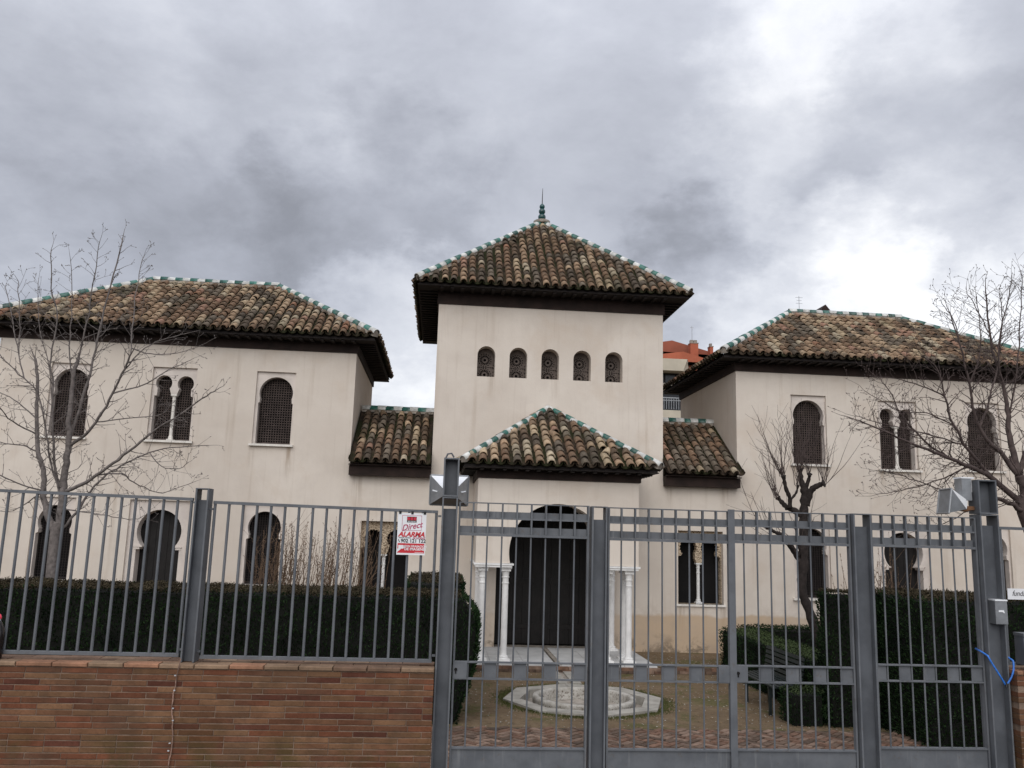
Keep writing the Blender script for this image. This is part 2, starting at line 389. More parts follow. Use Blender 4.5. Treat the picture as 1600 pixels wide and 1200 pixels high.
# ------------------------------------------------------------------ ground, street
fc = (2.30, 13.38)
kerbp = [(fc[0]+1.0*math.cos(R(5)+math.pi*k/4), fc[1]+1.0*math.sin(R(5)+math.pi*k/4)) for k in range(8)]
g = MB(); g.add([(-400, 20, 0), (400, 20, 0), (400, 700, 0), (-400, 700, 0)], [(0, 1, 2, 3)])
for xa, xb in ((-400, -2), (6.5, 400)): g.add([(xa, 6.74, 0), (xb, 6.74, 0), (xb, 20, 0), (xa, 20, 0)], [(0, 1, 2, 3)])
lp = [rect(-2, 6.5, 6.74, 20), kerbp]
g.add([(x, y, 0) for q in lp for x, y in q], [tuple(t_) for t_ in tessellate_polygon([[Vector((x, y, 0)) for x, y in q] for q in lp])])
tag(g.build('garden_ground', SOIL), kind='structure')
g = MB(); g.box(-400, 400, -400, 6.60, -.5, .70); tag(g.build('street', ASPH), kind='structure')

# ------------------------------------------------------------------ the palace
FY = 18.2
palace = thing('palace', 'cream walled Moorish style palace with tiled roofs, central tower and two wings', 'building', (2.28, FY, 0))
LX0, LX1, TX0, TX1, RX0, RX1 = -9.30, -1.93, -.21, 4.81, 6.47, 13.84
WZ, TZ = 6.18, 7.38
def shell(mb, x0, x1, y0, y1, z0, z1, left=True, right=True):
    if left: mb.add([(x0, y0, z0), (x0, y1, z0), (x0, y1, z1), (x0, y0, z1)], [(0, 1, 2, 3)])
    if right: mb.add([(x1, y0, z0), (x1, y1, z0), (x1, y1, z1), (x1, y0, z1)], [(0, 3, 2, 1)])
    mb.add([(x0, y1, z0), (x1, y1, z0), (x1, y1, z1), (x0, y1, z1)], [(0, 3, 2, 1)])

def lattice(parent, x0, x1, z0, z1, y, pitch=.053, bar=.014):
    mb = MB(); nx = max(2, round((x1-x0)/pitch)); nz = max(2, round((z1-z0)/pitch))
    for i in range(nx+1):
        x = x0+(x1-x0)*i/nx; mb.box(x-bar/2, x+bar/2, y, y+.018, z0, z1)
    for k in range(nz+1):
        z = z0+(z1-z0)*k/nz; mb.box(x0, x1, y+.002, y+.020, z-bar/2, z+bar/2)
    for i in range(nx+1):
        for k in range(nz+1):
            x = x0+(x1-x0)*i/nx; z = z0+(z1-z0)*k/nz; q = .0125
            mb.add([(x-q, y-.004, z), (x, y-.012, z-q), (x+q, y-.004, z), (x, y-.012, z+q), (x, y-.018, z)], [(0, 1, 4), (1, 2, 4), (2, 3, 4), (3, 0, 4)])
    fw = .03
    for a in ((x0-fw, x0, z0, z1), (x1, x1+fw, z0, z1), (x0-fw, x1+fw, z0-fw, z0), (x0-fw, x1+fw, z1, z1+fw)):
        mb.box(a[0], a[1], y-.006, y+.03, a[2], a[3])
    mb.build('lattice', LATT if z0 > 3 else LATTG, parent)
def sill(parent, x0, x1, z, y=FY):
    mb = MB(); mb.box(x0-.05, x1+.04, y-.07, y+.10, z-.045, z); mb.build('sill', SILL, parent)
def column(parent, x, y, z0, z1, rad, mt=MARBLE, cap=.16, name='column'):
    h = z1-z0; c = cap
    prof = [(rad*1.7, 0), (rad*1.75, .03), (rad*1.45, .055), (rad*1.5, .075), (rad*1.08, .10), (rad, .14), (rad*.97, h-c-.14), (rad*1.12, h-c-.13), (rad*1.12, h-c-.11),
            (rad*.97, h-c-.10), (rad*.98, h-c-.03), (rad*1.18, h-c-.02), (rad*1.18, h-c), (rad*.98, h-c+.005), (rad*1.15, h-c*.6), (rad*1.35, h-c*.3)]
    mb = MB(); mb.lathe(prof, 14, (x, y, z0))
    q = rad*1.5; mb.box(x-q, x+q, y-q, y+q, z1-c*.42, z1-.03); q = rad*1.75; mb.box(x-q, x+q, y-q, y+q, z1-.03, z1)
    q = rad*2.0; mb.box(x-q, x+q, y-q, y+q, z0-.002, z0+.035)
    return mb.build(name, mt, parent)

AD = .055      # depth of the rectangular frame recess
def arch_window(x0, x1, z0, z1, cx, zc, rr, zi, jw, drop=None):
    mb = MB(); holed(mb, rect(x0, x1, z0, z1), [horseshoe(cx, zc, rr, zi, jw, z0+.001, drop=drop)], FY+AD, 0, .20)
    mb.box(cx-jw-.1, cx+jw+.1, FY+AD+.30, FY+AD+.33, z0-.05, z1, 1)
    wn = mb.build('window', [PLASTER2, BLACK], palace)
    lattice(wn, cx-jw+.02, cx+jw-.02, z0+.05, zc+rr-.03, FY+AD+.15)
    sill(wn, x0, x1, z0)
    return rect(x0, x1, z0, z1)
def twin_outline(xl, xr, xc, rr, zc, zi, zb, cw, n=20):
    c1 = xl+.19+.02; c1 = xc-.223; c2 = xc+.223; nk = .125; p = [(xl, zb), (xl, zi-.03), (xl+.045, zi-.03), (c1-nk, zi+.005)]
    al = math.acos(nk/rr)
    p += arc(c1, zc, rr, math.pi+al, -al, n)
    p += [(xc-cw, zi+.01), (xc+cw, zi+.01)]
    p += arc(c2, zc, rr, math.pi+al, -al, n)
    p += [(c2+nk, zi+.005), (xr-.045, zi-.03), (xr, zi-.03), (xr, zb)]
    return p
def twin_window(x0, x1, z0, z1, xc):
    xl, xr = xc-.40, xc+.40; zi = z1-.575; zc = z1-.335; rr = .168
    mb = MB(); holed(mb, rect(x0, x1, z0, z1), [twin_outline(xl, xr, xc, rr, zc, zi, z0+.001, .06)], FY+AD, 0, .18)
    mb.box(xl-.1, xr+.1, FY+AD+.30, FY+AD+.33, z0-.05, z1, 1)
    wn = mb.build('window', [PLASTER2, BLACK], palace)
    lattice(wn, xl+.02, xc-.03, z0+.05, zc+rr-.02, FY+AD+.17); lattice(wn, xc+.03, xr-.02, z0+.05, zc+rr-.02, FY+AD+.17)
    column(wn, xc, FY+AD+.055, z0, zi+.01, .034, SILL, .10)
    sill(wn, x0, x1, z0)
    return rect(x0, x1, z0, z1)
def stucco_window(x0, x1, z0, z1, xc):
    zi = z1-.62; zc = z1-.36; rr = .19; c1, c2 = xc-.235, xc+.235; D = .13
    p = [(x0+.015, z0+.001), (x0+.015, zi+.06), (c1-.16, zi+.09)]
    def lobes(c):
        o = []; a0, a1 = math.pi+.75, -.75; k = 13
        for i in range(k):
            am = a0+(a1-a0)*(i+.5)/k; da = (a1-a0)/k
            for q in (-.5, -.25, 0, .25): 
                o.append((c+(rr-(.018 if abs(q) == .5 else 0))*math.cos(am+da*q), zc+(rr-(.018 if abs(q) == .5 else 0))*math.sin(am+da*q)))
        return o
    p += lobes(c1)+[(xc-.085, zi+.02), (xc-.05, zi-.06), (xc+.05, zi-.06), (xc+.085, zi+.02)]+lobes(c2)
    p += [(c2+.16, zi+.09), (x1-.015, zi+.06), (x1-.015, z0+.001)]
    mb = MB(); holed(mb, rect(x0, x1, z0, z1), [p], FY+D, 0, .16)
    mb.box(x0-.1, x1+.1, FY+D+.4, FY+D+.43, z0-.05, z1, 1)
    wn = mb.build('window', [STUCCO, BLACK], palace)
    column(wn, xc, FY+D+.07, z0, zi-.06, .036, MARBLE, .09)
    sill(wn, x0, x1, z0, FY+.03)
    return rect(x0, x1, z0, z1)
def arch_door(x0, x1, z1, cx, zc, rr, zi, jw):
    z0 = .02
    mb = MB(); holed(mb, rect(x0, x1, z0, z1), [horseshoe(cx, zc, rr, zi, jw, z0+.001)], FY+AD, 0, .26)
    xi = math.sqrt(rr*rr-(zc-zi)**2)
    for sgn in (-1, 1):       # impost mouldings
        a, b = sorted((cx+sgn*(xi-.03), cx+sgn*(jw+.05))); mb.box(a, b, FY+AD-.02, FY+AD+.2, zi-.03, zi+.0)
        a, b = sorted((cx+sgn*(xi+.02), cx+sgn*(jw+.03))); mb.box(a, b, FY+AD-.01, FY+AD+.2, zi-.075, zi-.03)
    dr = mb.build('door', [PLASTER2], palace)
    for i in range(8):
        xa = cx-rr-.05+(2*rr+.1)*i/8; xb = xa+(2*rr+.1)/8-.006
        mb = MB(); mb.box(xa, xb, FY+AD+.24, FY+AD+.28, z0, zc+rr+.03); mb.build('plank', DOORW, dr)
    for dz in (.62, 1.12):
        mb = MB(); mb.lathe([(.0, 0), (.018, .004), (.022, .015), (.012, .028), (.0, .032)], 8)
        o = mb.build('knob', MARBLE, dr); o.matrix_basis = Matrix.Translation((cx+.03, FY+AD+.235, z0+dz)) @ Matrix.Rotation(R(90), 4, 'X')
    return rect(x0, x1, z0, z1)

# left wing and right wing, mirrored about x = 2.275
def wing(x0, x1, wins):
    holes = []
    for wv_ in wins: holes.append(wv_)
    mb = MB(); holed(mb, rect(x0, x1, 0, WZ), holes, FY, 0, AD)
    shell(mb, x0, x1, FY, FY+4.4, 0, WZ)
    return mb.build('wing_wall', PLASTER, palace)
def firstfloor(cx): return arch_window(cx-.41, cx+.41, 4.15, 5.70, cx+.01, 5.245, .35, 5.075, .362, .115)
def groundfloor(cx): return arch_window(cx-.41, cx+.41, 1.26, 2.91, cx+.02, 2.415, .335, 2.225, .352, .14)
def gdoor(cx): return arch_door(cx-.60, cx+.60, 2.91, cx+.02, 2.275, .445, 1.985, .43)
LW = [firstfloor(-3.59), twin_window(-6.15, -5.24, 4.15, 5.70, -5.695), firstfloor(-7.80), groundfloor(-3.63), gdoor(-5.74), groundfloor(-7.82)]
wing(LX0, LX1, LW)
RW = [firstfloor(8.13), twin_window(9.75, 10.65, 4.10, 5.65, 10.20), firstfloor(12.22), groundfloor(8.12), gdoor(10.20), groundfloor(12.28)]
wing(RX0, RX1, RW)
# low connecting walls with carved stucco twin windows
for x0, x1, wx in ((LX1, TX0, (-1.62, -.63)), (TX1, RX0, (5.14, 6.13))):
    hole = stucco_window(wx[0], wx[1], 1.08, 2.62, (wx[0]+wx[1])/2)
    mb = MB(); holed(mb, rect(x0, x1, 0, 3.66), [hole], FY, 0, .13)
    mb.build('connecting_wall', PLASTER, palace)
    mb = MB(); mb.box(x0, x1, FY+1.9, FY+2.0, 0, 5.05); mb.build('rear_wall', PLASTER, palace)

# tower
niches = []; NC = [.875, 1.58, 2.285, 2.995, 3.705]
for cx in NC: niches.append([(cx-.195, 5.80), (cx-.195, 6.285)]+arc(cx, 6.285, .195, math.pi, 0, 14)[1:-1]+[(cx+.195, 6.285), (cx+.195, 5.80)])
DX, DH = 2.27, 1.03
doorh = [(DX-DH, .02), (DX-DH, 2.2)]+arc(DX, 2.2, DH, math.pi, 0, 20)[1:-1]+[(DX+DH, 2.2), (DX+DH, .02)]
mb = MB(); holed(mb, rect(TX0, TX1, 0, TZ), niches+[doorh], FY, 0, .30); shell(mb, TX0, TX1, FY, FY+5.02, 0, TZ)
mb.build('tower_wall', PLASTER, palace)
for cx in NC:
    y = FY+.25
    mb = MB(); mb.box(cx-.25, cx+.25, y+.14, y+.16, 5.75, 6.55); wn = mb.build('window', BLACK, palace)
    outer = [(cx-.2, 5.79), (cx+.2, 5.79), (cx+.2, 6.285)]+arc(cx, 6.285, .2, 0, math.pi, 12)[1:-1]+[(cx-.2, 6.285)]
    hs = []; px = cx-.03
    def blobh(hx, hz, rr_, k=8): hs.append([(hx+rr_*math.cos(6.283*i/k), hz+rr_*math.sin(6.283*i/k)) for i in range(k)])
    def petal(ox, oz, a, r0, r1, wd):
        ca, sa = math.cos(a), math.sin(a)
        pts = [(r0, 0), (r0+.3*(r1-r0), wd*.75), (r1-.2*(r1-r0), wd), (r1, 0), (r1-.2*(r1-r0), -wd), (r0+.3*(r1-r0), -wd*.75)]
        q = [(ox+a_*ca-b_*sa, oz+a_*sa+b_*ca) for a_, b_ in pts]
        if all(abs(x-cx) < .192 and 5.797 < z < 6.285+math.sqrt(max(0, .19**2-(x-cx)**2)) for x, z in q): hs.append(q)
    for oz in (5.885, 6.215):
        blobh(cx-.02, oz, .033)
        for k in range(16):
            petal(cx-.02, oz, 6.283*k/16+.01, .056, .116, .0150)
            a = 6.283*(k+.5)/16; hx, hz = cx-.02+.138*math.cos(a), oz+.138*math.sin(a)
            if abs(hx-cx) < .178 and 5.815 < hz < 6.28+math.sqrt(max(0, .17**2-(hx-cx)**2)) and not (6.03 < hz < 6.07): blobh(hx, hz, .0155, 6)
    for k in range(9):
        hx = cx-.165+.04*k
        if abs(hx-cx) < .18: blobh(hx, 6.05, .0145, 6)
    for k in range(4):
        blobh(cx+.170, 5.87+.08*k, .015, 6)
    mb = MB(); holed(mb, outer, hs, y, 0, .03)
    mb.build('stucco_lattice', LATTS, wn)
# entrance: dark boarded door set behind the opening
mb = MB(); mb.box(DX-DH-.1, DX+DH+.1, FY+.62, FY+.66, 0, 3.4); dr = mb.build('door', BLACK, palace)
for i in range(10):
    xa = DX-DH+2*DH*i/10
    mb = MB(); mb.box(xa+.003, xa+2*DH/10-.003, FY+.56, FY+.615, .14, 3.25); mb.build('plank', DOORW, dr)
for x in (DX-.55, DX+.55):
    for z in (.5, 1.45, 2.4):
        mb = MB(); mb.box(x-.40, x+.40, FY+.535, FY+.557, z-.05, z+.05); mb.build('rail', DOORW, dr)

# porch in front of the tower
PX0, PX1, PY = .71, 3.81, 16.2; PC = 2.26
ip = 1.90
arcp = arc(PC, 2.11, .925, math.pi+.225, -.225, 40)
outline = [(PX0, ip), (PX0, 3.48), (PX1, 3.48), (PX1, ip)]+arcp[::-1]
mb = MB()
tris = tessellate_polygon([[Vector((x, z, 0)) for x, z in outline]])
for y in (PY, PY+.30): mb.add([(x, y, z) for x, z in outline], [tuple(t) for t in tris])
k = len(outline); vs = [(x, PY, z) for x, z in outline]+[(x, PY+.30, z) for x, z in outline]
mb.add(vs, [(i, (i+1) % k, k+(i+1) % k, k+i) for i in range(k)])
# side walls with a smaller arch
for xa, xb in ((PX0, PX0+.28), (PX1-.28, PX1)):
    so_ = [(PY+.303, ip), (PY+.303, 3.48), (FY-.003, 3.48), (FY-.003, ip)]+arc((PY+.72+FY-.33)/2, 2.02, .42, -.28, math.pi+.28, 20)
    tr2 = tessellate_polygon([[Vector((x, z, 0)) for x, z in so_]])
    for x in (xa, xb): mb.add([(x, y, z) for y, z in so_], [tuple(t) for t in tr2])
    k = len(so_); mb.add([(xa, y, z) for y, z in so_]+[(xb, y, z) for y, z in so_], [(i, (i+1) % k, k+(i+1) % k, k+i) for i in range(k)])
mb.build('porch_wall', PLASTER, palace)
mb = MB(); mb.box(PX0+.29, PX1-.29, PY+.31, FY-.01, 3.10, 3.14)
for i in range(12): y = PY+.36+i*.15; mb.box(PX0+.29, PX1-.29, y, y+.06, 3.03, 3.098)
mb.build('porch_ceiling', WOODD, palace)
for x0, x1 in ((PX0-.03, 1.43), (3.09, PX1+.03)):
    mb = MB(); mb.box(x0, x1, PY-.03, PY+.33, ip-.035, ip-.002); mb.box(x0+.03, x1-.03, PY-.012, PY+.31, ip-.075, ip-.037); mb.build('impost', MARBLE, palace)
for x0, x1 in ((PX0-.03, PX0+.31), (PX1-.31, PX1+.03)):
    for y0, y1 in ((PY+.36, PY+.80), (FY-.42, FY-.005)):
        mb = MB(); mb.box(x0, x1, y0, y1, ip-.035, ip-.002); mb.box(x0+.03, x1-.03, y0+.02, y1-.01, ip-.075, ip-.037); mb.build('impost', MARBLE, palace)
for x, y in ((.865, PY+.14), (1.295, PY+.14), (3.235, PY+.14), (3.655, PY+.14), (.855, PY+.60), (3.665, PY+.60), (.855, FY-.2), (3.665, FY-.2)):
    column(palace, x, y, .132, ip-.075, .060, MARBLE, .17)
SLAB = simple('worn white paving stone', (.50, .50, .49), .7, .14, 3)
# terrace: white slabs under the porch, brick edging
mb = MB(); mb.box(.42, 4.12, 15.97, FY+.6, -.05, .10); fl = mb.build('porch_floor', MORTAR, palace)
for i in range(6):
    for j in range(3):
        xa = .44+i*.612; ya = 15.94+j*.76; gap = .006
        if i == 2: xb = xa+.56
        else: xb = xa+.612-gap
        if i == 3: xa += .02
        mb = MB(); mb.box(xa, xb, ya, ya+.76-gap, .10, .130+random.uniform(-.0015, .0015)); mb.build('floor_slab', SLAB, fl)
edge = MB(); edge.box(-1.9, 6.4, 16.02, FY-.003, -.05, .085); te = edge.build('terrace', SOIL, palace)
bm = []
for kx, c in enumerate(PAVE):
    mb = MB(); mb.box(-.117, .117, -.055, .055, -.05, 0); bm.append(mb.mesh('edging_brick', c))
x = -1.8
while x < 6.3:
    for zz in (0.055, .105):
        if not (.3 < x < 4.2 and zz > .1 and False):
            xx = x+(.12 if zz < .1 else 0)
            link('edging_brick', random.choice(bm), te, M=Matrix.Translation((xx, 15.99+random.uniform(-.006, .006)-(.075 if .3 < x < 4.2 else 0), zz)) @ Matrix.Rotation(random.uniform(-.02, .02), 4, 'Z'))
    x += .243

# ------------------------------------------------------------------ tiled roofs
def tile_template(pitch, L, inner):
    k = pitch/.2; seg = 6; V = []; F = []
    for (rr, y, lift) in ((.077, 0, .040), (.063, L, .0)):
        for i in range(seg+1):
            a = math.pi*i/seg; V.append((rr*k*math.cos(a), y, lift+.030+rr*k*1.02*math.sin(a)))
    for i in range(seg): F.append((i, i+1, seg+2+i, seg+1+i))
    o = len(V)
    for i in range(seg+1):
        a = math.pi*i/seg; V.append((.060*k*math.cos(a), 0, .066+.060*k*math.sin(a)))
    for i in range(seg): F.append((i, o+i, o+i+1, i+1))
    if inner:
        o2 = len(V)
        for i in range(seg+1):
            a = math.pi*i/seg; V.append((.052*k*math.cos(a), L*.6, .03+.052*k*math.sin(a)))
        for i in range(seg): F.append((o+i, o2+i, o2+i+1, o+i+1))
    return np.array(V, float), np.array(F, int)
SV, SF, SM = [], [], []           # all tiles past the first 300, one mesh
soff = 0
chan = MB(); raft = MB()
TILE_MESH = {}
def tile_meshes(pitch, L):
    key = (pitch, L)
    if key not in TILE_MESH:
        V, F = tile_template(pitch, L, True); TILE_MESH[key] = [fastmesh('roof_tile', V, F, [c], smooth=False) for c in CLAYS]
    return TILE_MESH[key]
NPART = 0
def inside(poly, u, v, mg):
    for i in range(len(poly)):
        a, b = poly[i], poly[(i+1) % len(poly)]; ex, ey = b[0]-a[0], b[1]-a[1]
        if (ex*(v-a[1])-ey*(u-a[0]))/math.hypot(ex, ey) < mg: return False
    return True
def tile_face(P, pitch, expo, parts=None, rows_as_parts=None, parent=None, dark=0.0, mg=.045, uoff=0.0):
    """P: planar polygon, P[0]->P[1] is the eave seen from outside left to right"""
    global soff, NPART
    P = [Vector(p) for p in P]; A = P[0]; ud = (P[1]-A).normalized(); nn = None
    for q in P[2:]:
        c = (P[1]-A).cross(q-A)
        if c.length > 1e-6: nn = c.normalized(); break
    sd_ = nn.cross(ud); poly = [((p-A).dot(ud), (p-A).dot(sd_)) for p in P]
    W = poly[1][0]; vmax = max(p[1] for p in poly); nc = int(W/pitch); u0 = (W-nc*pitch)/2+uoff
    L = expo*1.32
    big = [(-1e3, -1e3)]
    M0 = Matrix((ud, sd_, nn)).transposed()
    mi_, mo_ = tile_template(pitch, L, False), tile_template(pitch, L, True)
    rows = int(vmax/expo)+1
    for c in range(nc):
        uc = u0+(c+.5)*pitch; colr = pick(rows, dark); drift = random.uniform(-.012, .012)
        for rr in range(rows):
            v = rr*expo-.05+random.uniform(-.012, .012)+drift-(random.uniform(.03, .08) if random.random() < .025 and rr else 0)
            if not inside(poly, uc, max(v+.5*expo, .06), mg if rr else -.02): continue
            Rz = Matrix.Rotation(random.gauss(0, .025 if random.random() > .04 else .12), 3, 'Z') @ Matrix.Rotation(random.gauss(0, .012), 3, 'X')
            M3 = M0 @ Rz; T = A+ud*(uc+random.gauss(0, .005))+sd_*v+nn*random.uniform(-.004, .008)
            if parts and (rows_as_parts is None or rr < rows_as_parts) and NPART < 300:
                link('roof_tile', tile_meshes(pitch, L)[colr[rr]], parent, M=Matrix.Translation(T) @ M3.to_4x4()); NPART += 1
            else:
                V, F = mo_ if rr == 0 else mi_
                SV.append(V @ np.array(M3).T + np.array(T)); SF.append(F+soff); SM.append(np.full(len(F), colr[rr])); soff += len(V)
    # concave channel tiles in the gaps
    k = pitch/.2; seg = 5
    for c in range(nc+1):
        uc = u0+c*pitch; top = 0
        v = 0.0
        while v < vmax and inside(poly, min(max(uc, .03), W-.03), v+.03, .0): top = v+.03; v += .05
        if top < .05: continue
        vs = []
        for v, rad in ((-.055, .078), (top, .078), (-.055, .094), (.12, .094)):
            for i in range(seg+1):
                a = math.pi+math.pi*i/seg; q = A+ud*(uc+rad*k*math.cos(a))+sd_*v+nn*(.088*k+.012+rad*k*math.sin(a)); vs.append(q)
        n1 = seg+1; fs = []
        for i in range(seg):
            fs += [(i, i+1, n1+i+1, n1+i), (i, 2*n1+i, 2*n1+i+1, i+1), (2*n1+i, 3*n1+i, 3*n1+i+1, 2*n1+i+1)]
        chan.add(vs, fs)
def ridge_template(L, seg=8):
    V = []; F = []
    for rr, y in ((.098, 0), (.088, L)):
        for i in range(seg+1):
            a = math.pi*(-.05+1.1*i/seg); V.append((rr*math.cos(a), y, rr*math.sin(a)))
    for i in range(seg): F.append((i, i+1, seg+2+i, seg+1+i))
    o = len(V)
    for i in range(seg+1):
        a = math.pi*(-.05+1.1*i/seg); V.append((.082*math.cos(a), 0, .082*math.sin(a)))
    for i in range(seg): F.append((i, o+i, o+i+1, i+1))
    o2 = len(V)
    V.append((0, .012, 0)); 
    for i in range(seg): F.append((o+i, o2, o2, o+i+1)) if False else None
    V.pop()
    return V, [q for q in F if q]
RM = {}
def ridge(P, Q, cnt, parent, first=0, scale=1.0, lift=.06, plug=False):
    """glazed cap tiles, white and green in turn, from the low end P to the high end Q"""
    P, Q = Vector(P), Vector(Q); d = Q-P; ln = d.length; d.normalize(); ex = ln/cnt
    x = d.cross(Vector((0, 0, 1))).normalized(); n = x.cross(d)
    key = (round(ex, 2), scale)
    if key not in RM:
        V, F = ridge_template(ex*1.12)
        V = [(a*scale, b, c*scale) for a, b, c in V]
        RM[key] = []
        for mt in (WHITE, GREEN):
            mb = MB(); mb.add(V, F); me = mb.mesh('ridge_tile', mt); me.polygons.foreach_set('use_smooth', [i < 8 for i in range(len(F))]); RM[key].append(me)
    M3 = Matrix((x, d, n)).transposed()
    for i in range(cnt):
        j = Matrix.Rotation(random.gauss(0, .02), 3, 'Z') @ Matrix.Rotation(R(2.2), 3, 'X')
        T = P+d*(i*ex)+n*(lift+random.uniform(-.004, .006))+x*random.gauss(0, .004)
        link('ridge_tile', RM[key][(i+first) % 2], parent, M=Matrix.Translation(T) @ (M3 @ j).to_4x4())
    # bed of mortar under the caps
    mb = MB(); w_ = .085*scale
    vs = []
    for T in (P+d*.015, Q): vs += [T-x*w_-n*.02, T-x*w_*.9+n*lift*1.0, T+n*(lift+.075*scale), T+x*w_*.9+n*lift*1.0, T+x*w_-n*.02]
    mb.add(vs, [(i, i+1, 5+i+1, 5+i) for i in range(4)]+[(0, 1, 2, 3, 4)])
    mb.build('ridge_mortar', MORTAR, parent)
def eaves(x0, x1, y0, y1, z, wx0, wx1, wy0, wy1, wz, parent, sides='FLRB', rw=.07, rs=.22):
    """soffit boards, fascia, wall plate and rafter ends under the overhang"""
    mb = MB(); t = .02
    zs = z-.075
    mb.box(x0+.01, x1-.01, y0+.01, y1-.01, zs, zs+t)                     # boarding
    mb.box(x0+.03, x1-.03, y0+.03, y0+.06, zs+t+.001, z-.012)
    if 'L' in sides: mb.box(x0+.03, x0+.06, y0+.062, y1-.03, zs+t+.001, z-.012)
    if 'R' in sides: mb.box(x1-.06, x1-.03, y0+.062, y1-.03, zs+t+.001, z-.012)
    o = mb.build('eaves_boarding', WOODD, parent)
    mb = MB(); p = .035
    mb.box(wx0-p, wx1+p, wy0-p, wy0+.1, wz+.002, zs-.002)
    if 'L' in sides: mb.box(wx0-p, wx0+.1, wy0+.102, wy1+p, wz+.002, zs-.002)
    if 'R' in sides: mb.box(wx1-.1, wx1+p, wy0+.102, wy1+p, wz+.002, zs-.002)
    mb.build('wall_plate', WOODB, parent)
    h = .032
    n = int((wx1-wx0)/rs)
    for i in range(n+1):
        x = wx0+.05+(wx1-wx0-.1)*i/n; raft.box(x-rw/2, x+rw/2, y0+.05, wy0-p-.003, zs-h, zs-.003)
    ny = int((wy1-wy0)/rs)
    for i in range(ny+1):
        y = wy0+.05+(wy1-wy0-.1)*i/ny
        if 'L' in sides: raft.box(x0+.05, wx0-p-.003, y-rw/2, y+rw/2, zs-h, zs-.003)
        if 'R' in sides: raft.box(wx1+p+.003, x1-.05, y-rw/2, y+rw/2, zs-h, zs-.003)
def deck(name, faces, parent, label):
    mb = MB()
    for P in faces:
        P = [Vector(p) for p in P]; n = (P[1]-P[0]).cross(P[2]-P[0]).normalized()
        mb.add([p-n*.004 for p in P], [tuple(range(len(P)))])
    return mb.build(name, CHAN, parent, label=label)
def vec(*a): return tuple(a)

# porch roof: half pyramid against the tower
o = .31; ez = 3.73; x0, x1, y0 = .40, 4.13, 15.86; ap = (2.265, FY-.003, 5.10)
F1 = [(x0, y0, ez), (x1, y0, ez), ap]
F2 = [(x0, FY-.003, ez), (x0, y0, ez), ap]; F3 = [(x1, y0, ez), (x1, FY-.003, ez), ap]
rf = deck('porch_roof', [F1, F2, F3], palace, 'low hipped porch roof against the tower')
tile_face(F1, .2145, .245, True, None, rf, 0.6, uoff=.01); tile_face(F2, .21, .245, False); tile_face(F3, .21, .245, False)
ridge((x0+.0, y0-.02, ez+.02), ap, 17, rf, 0, .72, .05); ridge((x1-.0, y0-.02, ez+.02), ap, 17, rf, 0, .72, .05)
eaves(x0, x1, y0, FY-.004, ez, PX0, PX1, PY, FY-.004, 3.48, rf, 'FLR')
# connecting lean-to roofs
for x0, x1 in ((LX1+.003, TX0-.003), (TX1+.003, RX0-.003)):
    ye, yr, ze, zr = 17.86, 19.85, 3.83, 5.12
    P = [(x0, ye, ze), (x1, ye, ze), (x1, yr, zr), (x0, yr, zr)]
    rf = deck('lean_to_roof', [P], palace, 'sloping tiled roof between left wing and tower' if x0 < 0 else 'sloping tiled roof between tower and right wing')
    tile_face(P, .192 if x0 < 0 else .192, .235, True, None, rf, 1.3)
    ridge((x0+.02, yr, zr+.03), (x1-.02, yr, zr+.03), 9, rf, 0, 1.0, .05)
    mb = MB(); mb.box(x0+.0, x1, FY-.20, FY-.01, 3.56, 3.76); mb.box(x0, x1, ye+.05, FY-.205, 3.765, 3.785)
    mb.build('eave_beam', WOODB, rf)
# tower roof
oe = .48; x0, x1, y0, y1, ez = TX0-oe, TX1+oe, FY-oe, FY+5.02+oe, 7.74
ap = ((x0+x1)/2, (y0+y1)/2, 10.28)
c = [(x0, y0, ez), (x1, y0, ez), (x1, y1, ez), (x0, y1, ez)]
fs = [[c[i], c[(i+1) % 4], ap] for i in range(4)]
rf = deck('tower_roof', fs, palace, 'tall pyramid roof of the tower')
for i, q in enumerate(fs): tile_face(q, .2, .225, i == 0, 1, rf, .9)
for i, k in ((0, 26), (1, 26)): ridge(Vector(c[i])+Vector((.01 if i == 0 else -.01, -.02, .03)), Vector(ap), k, rf, 0, .82, .055)
for i in (2, 3): ridge(Vector(c[i])+Vector((0, 0, .03)), Vector(ap), 22, rf, 0, 1, .055)
eaves(x0, x1, y0, y1, ez, TX0, TX1, FY, FY+5.02, TZ, rf)
fin = MB(); z = 10.30
prof = [(.20, 0), (.22, .02), (.22, .07), (.17, .09), (.07, .11), (.06, .14)]
def ballp(zc, rr): return [(max(.035, rr*math.cos(a)), zc+rr*math.sin(a)) for a in [(-75+15*i)*math.pi/180 for i in range(11)]]
base = MB(); base.lathe([(.20, 0), (.215, .02), (.215, .07), (.19, .085), (.05, .09)], 16, (ap[0], ap[1], z)); fb = base.build('finial_base', MORTAR, rf)
fin.lathe([(.08, .06), (.06, .09)]+ballp(.19, .100)+ballp(.345, .086)+ballp(.475, .070)+[(.02, .55)], 16, (ap[0], ap[1], z)); fin.build('finial', FINIAL, rf, smooth=True)
mb = MB(); mb.tube([(ap[0], ap[1], z+.53), (ap[0], ap[1], z+.75), (ap[0]+.005, ap[1], z+.98)], [.012, .010, .005], 5); mb.build('lightning_rod', BARKD, rf)
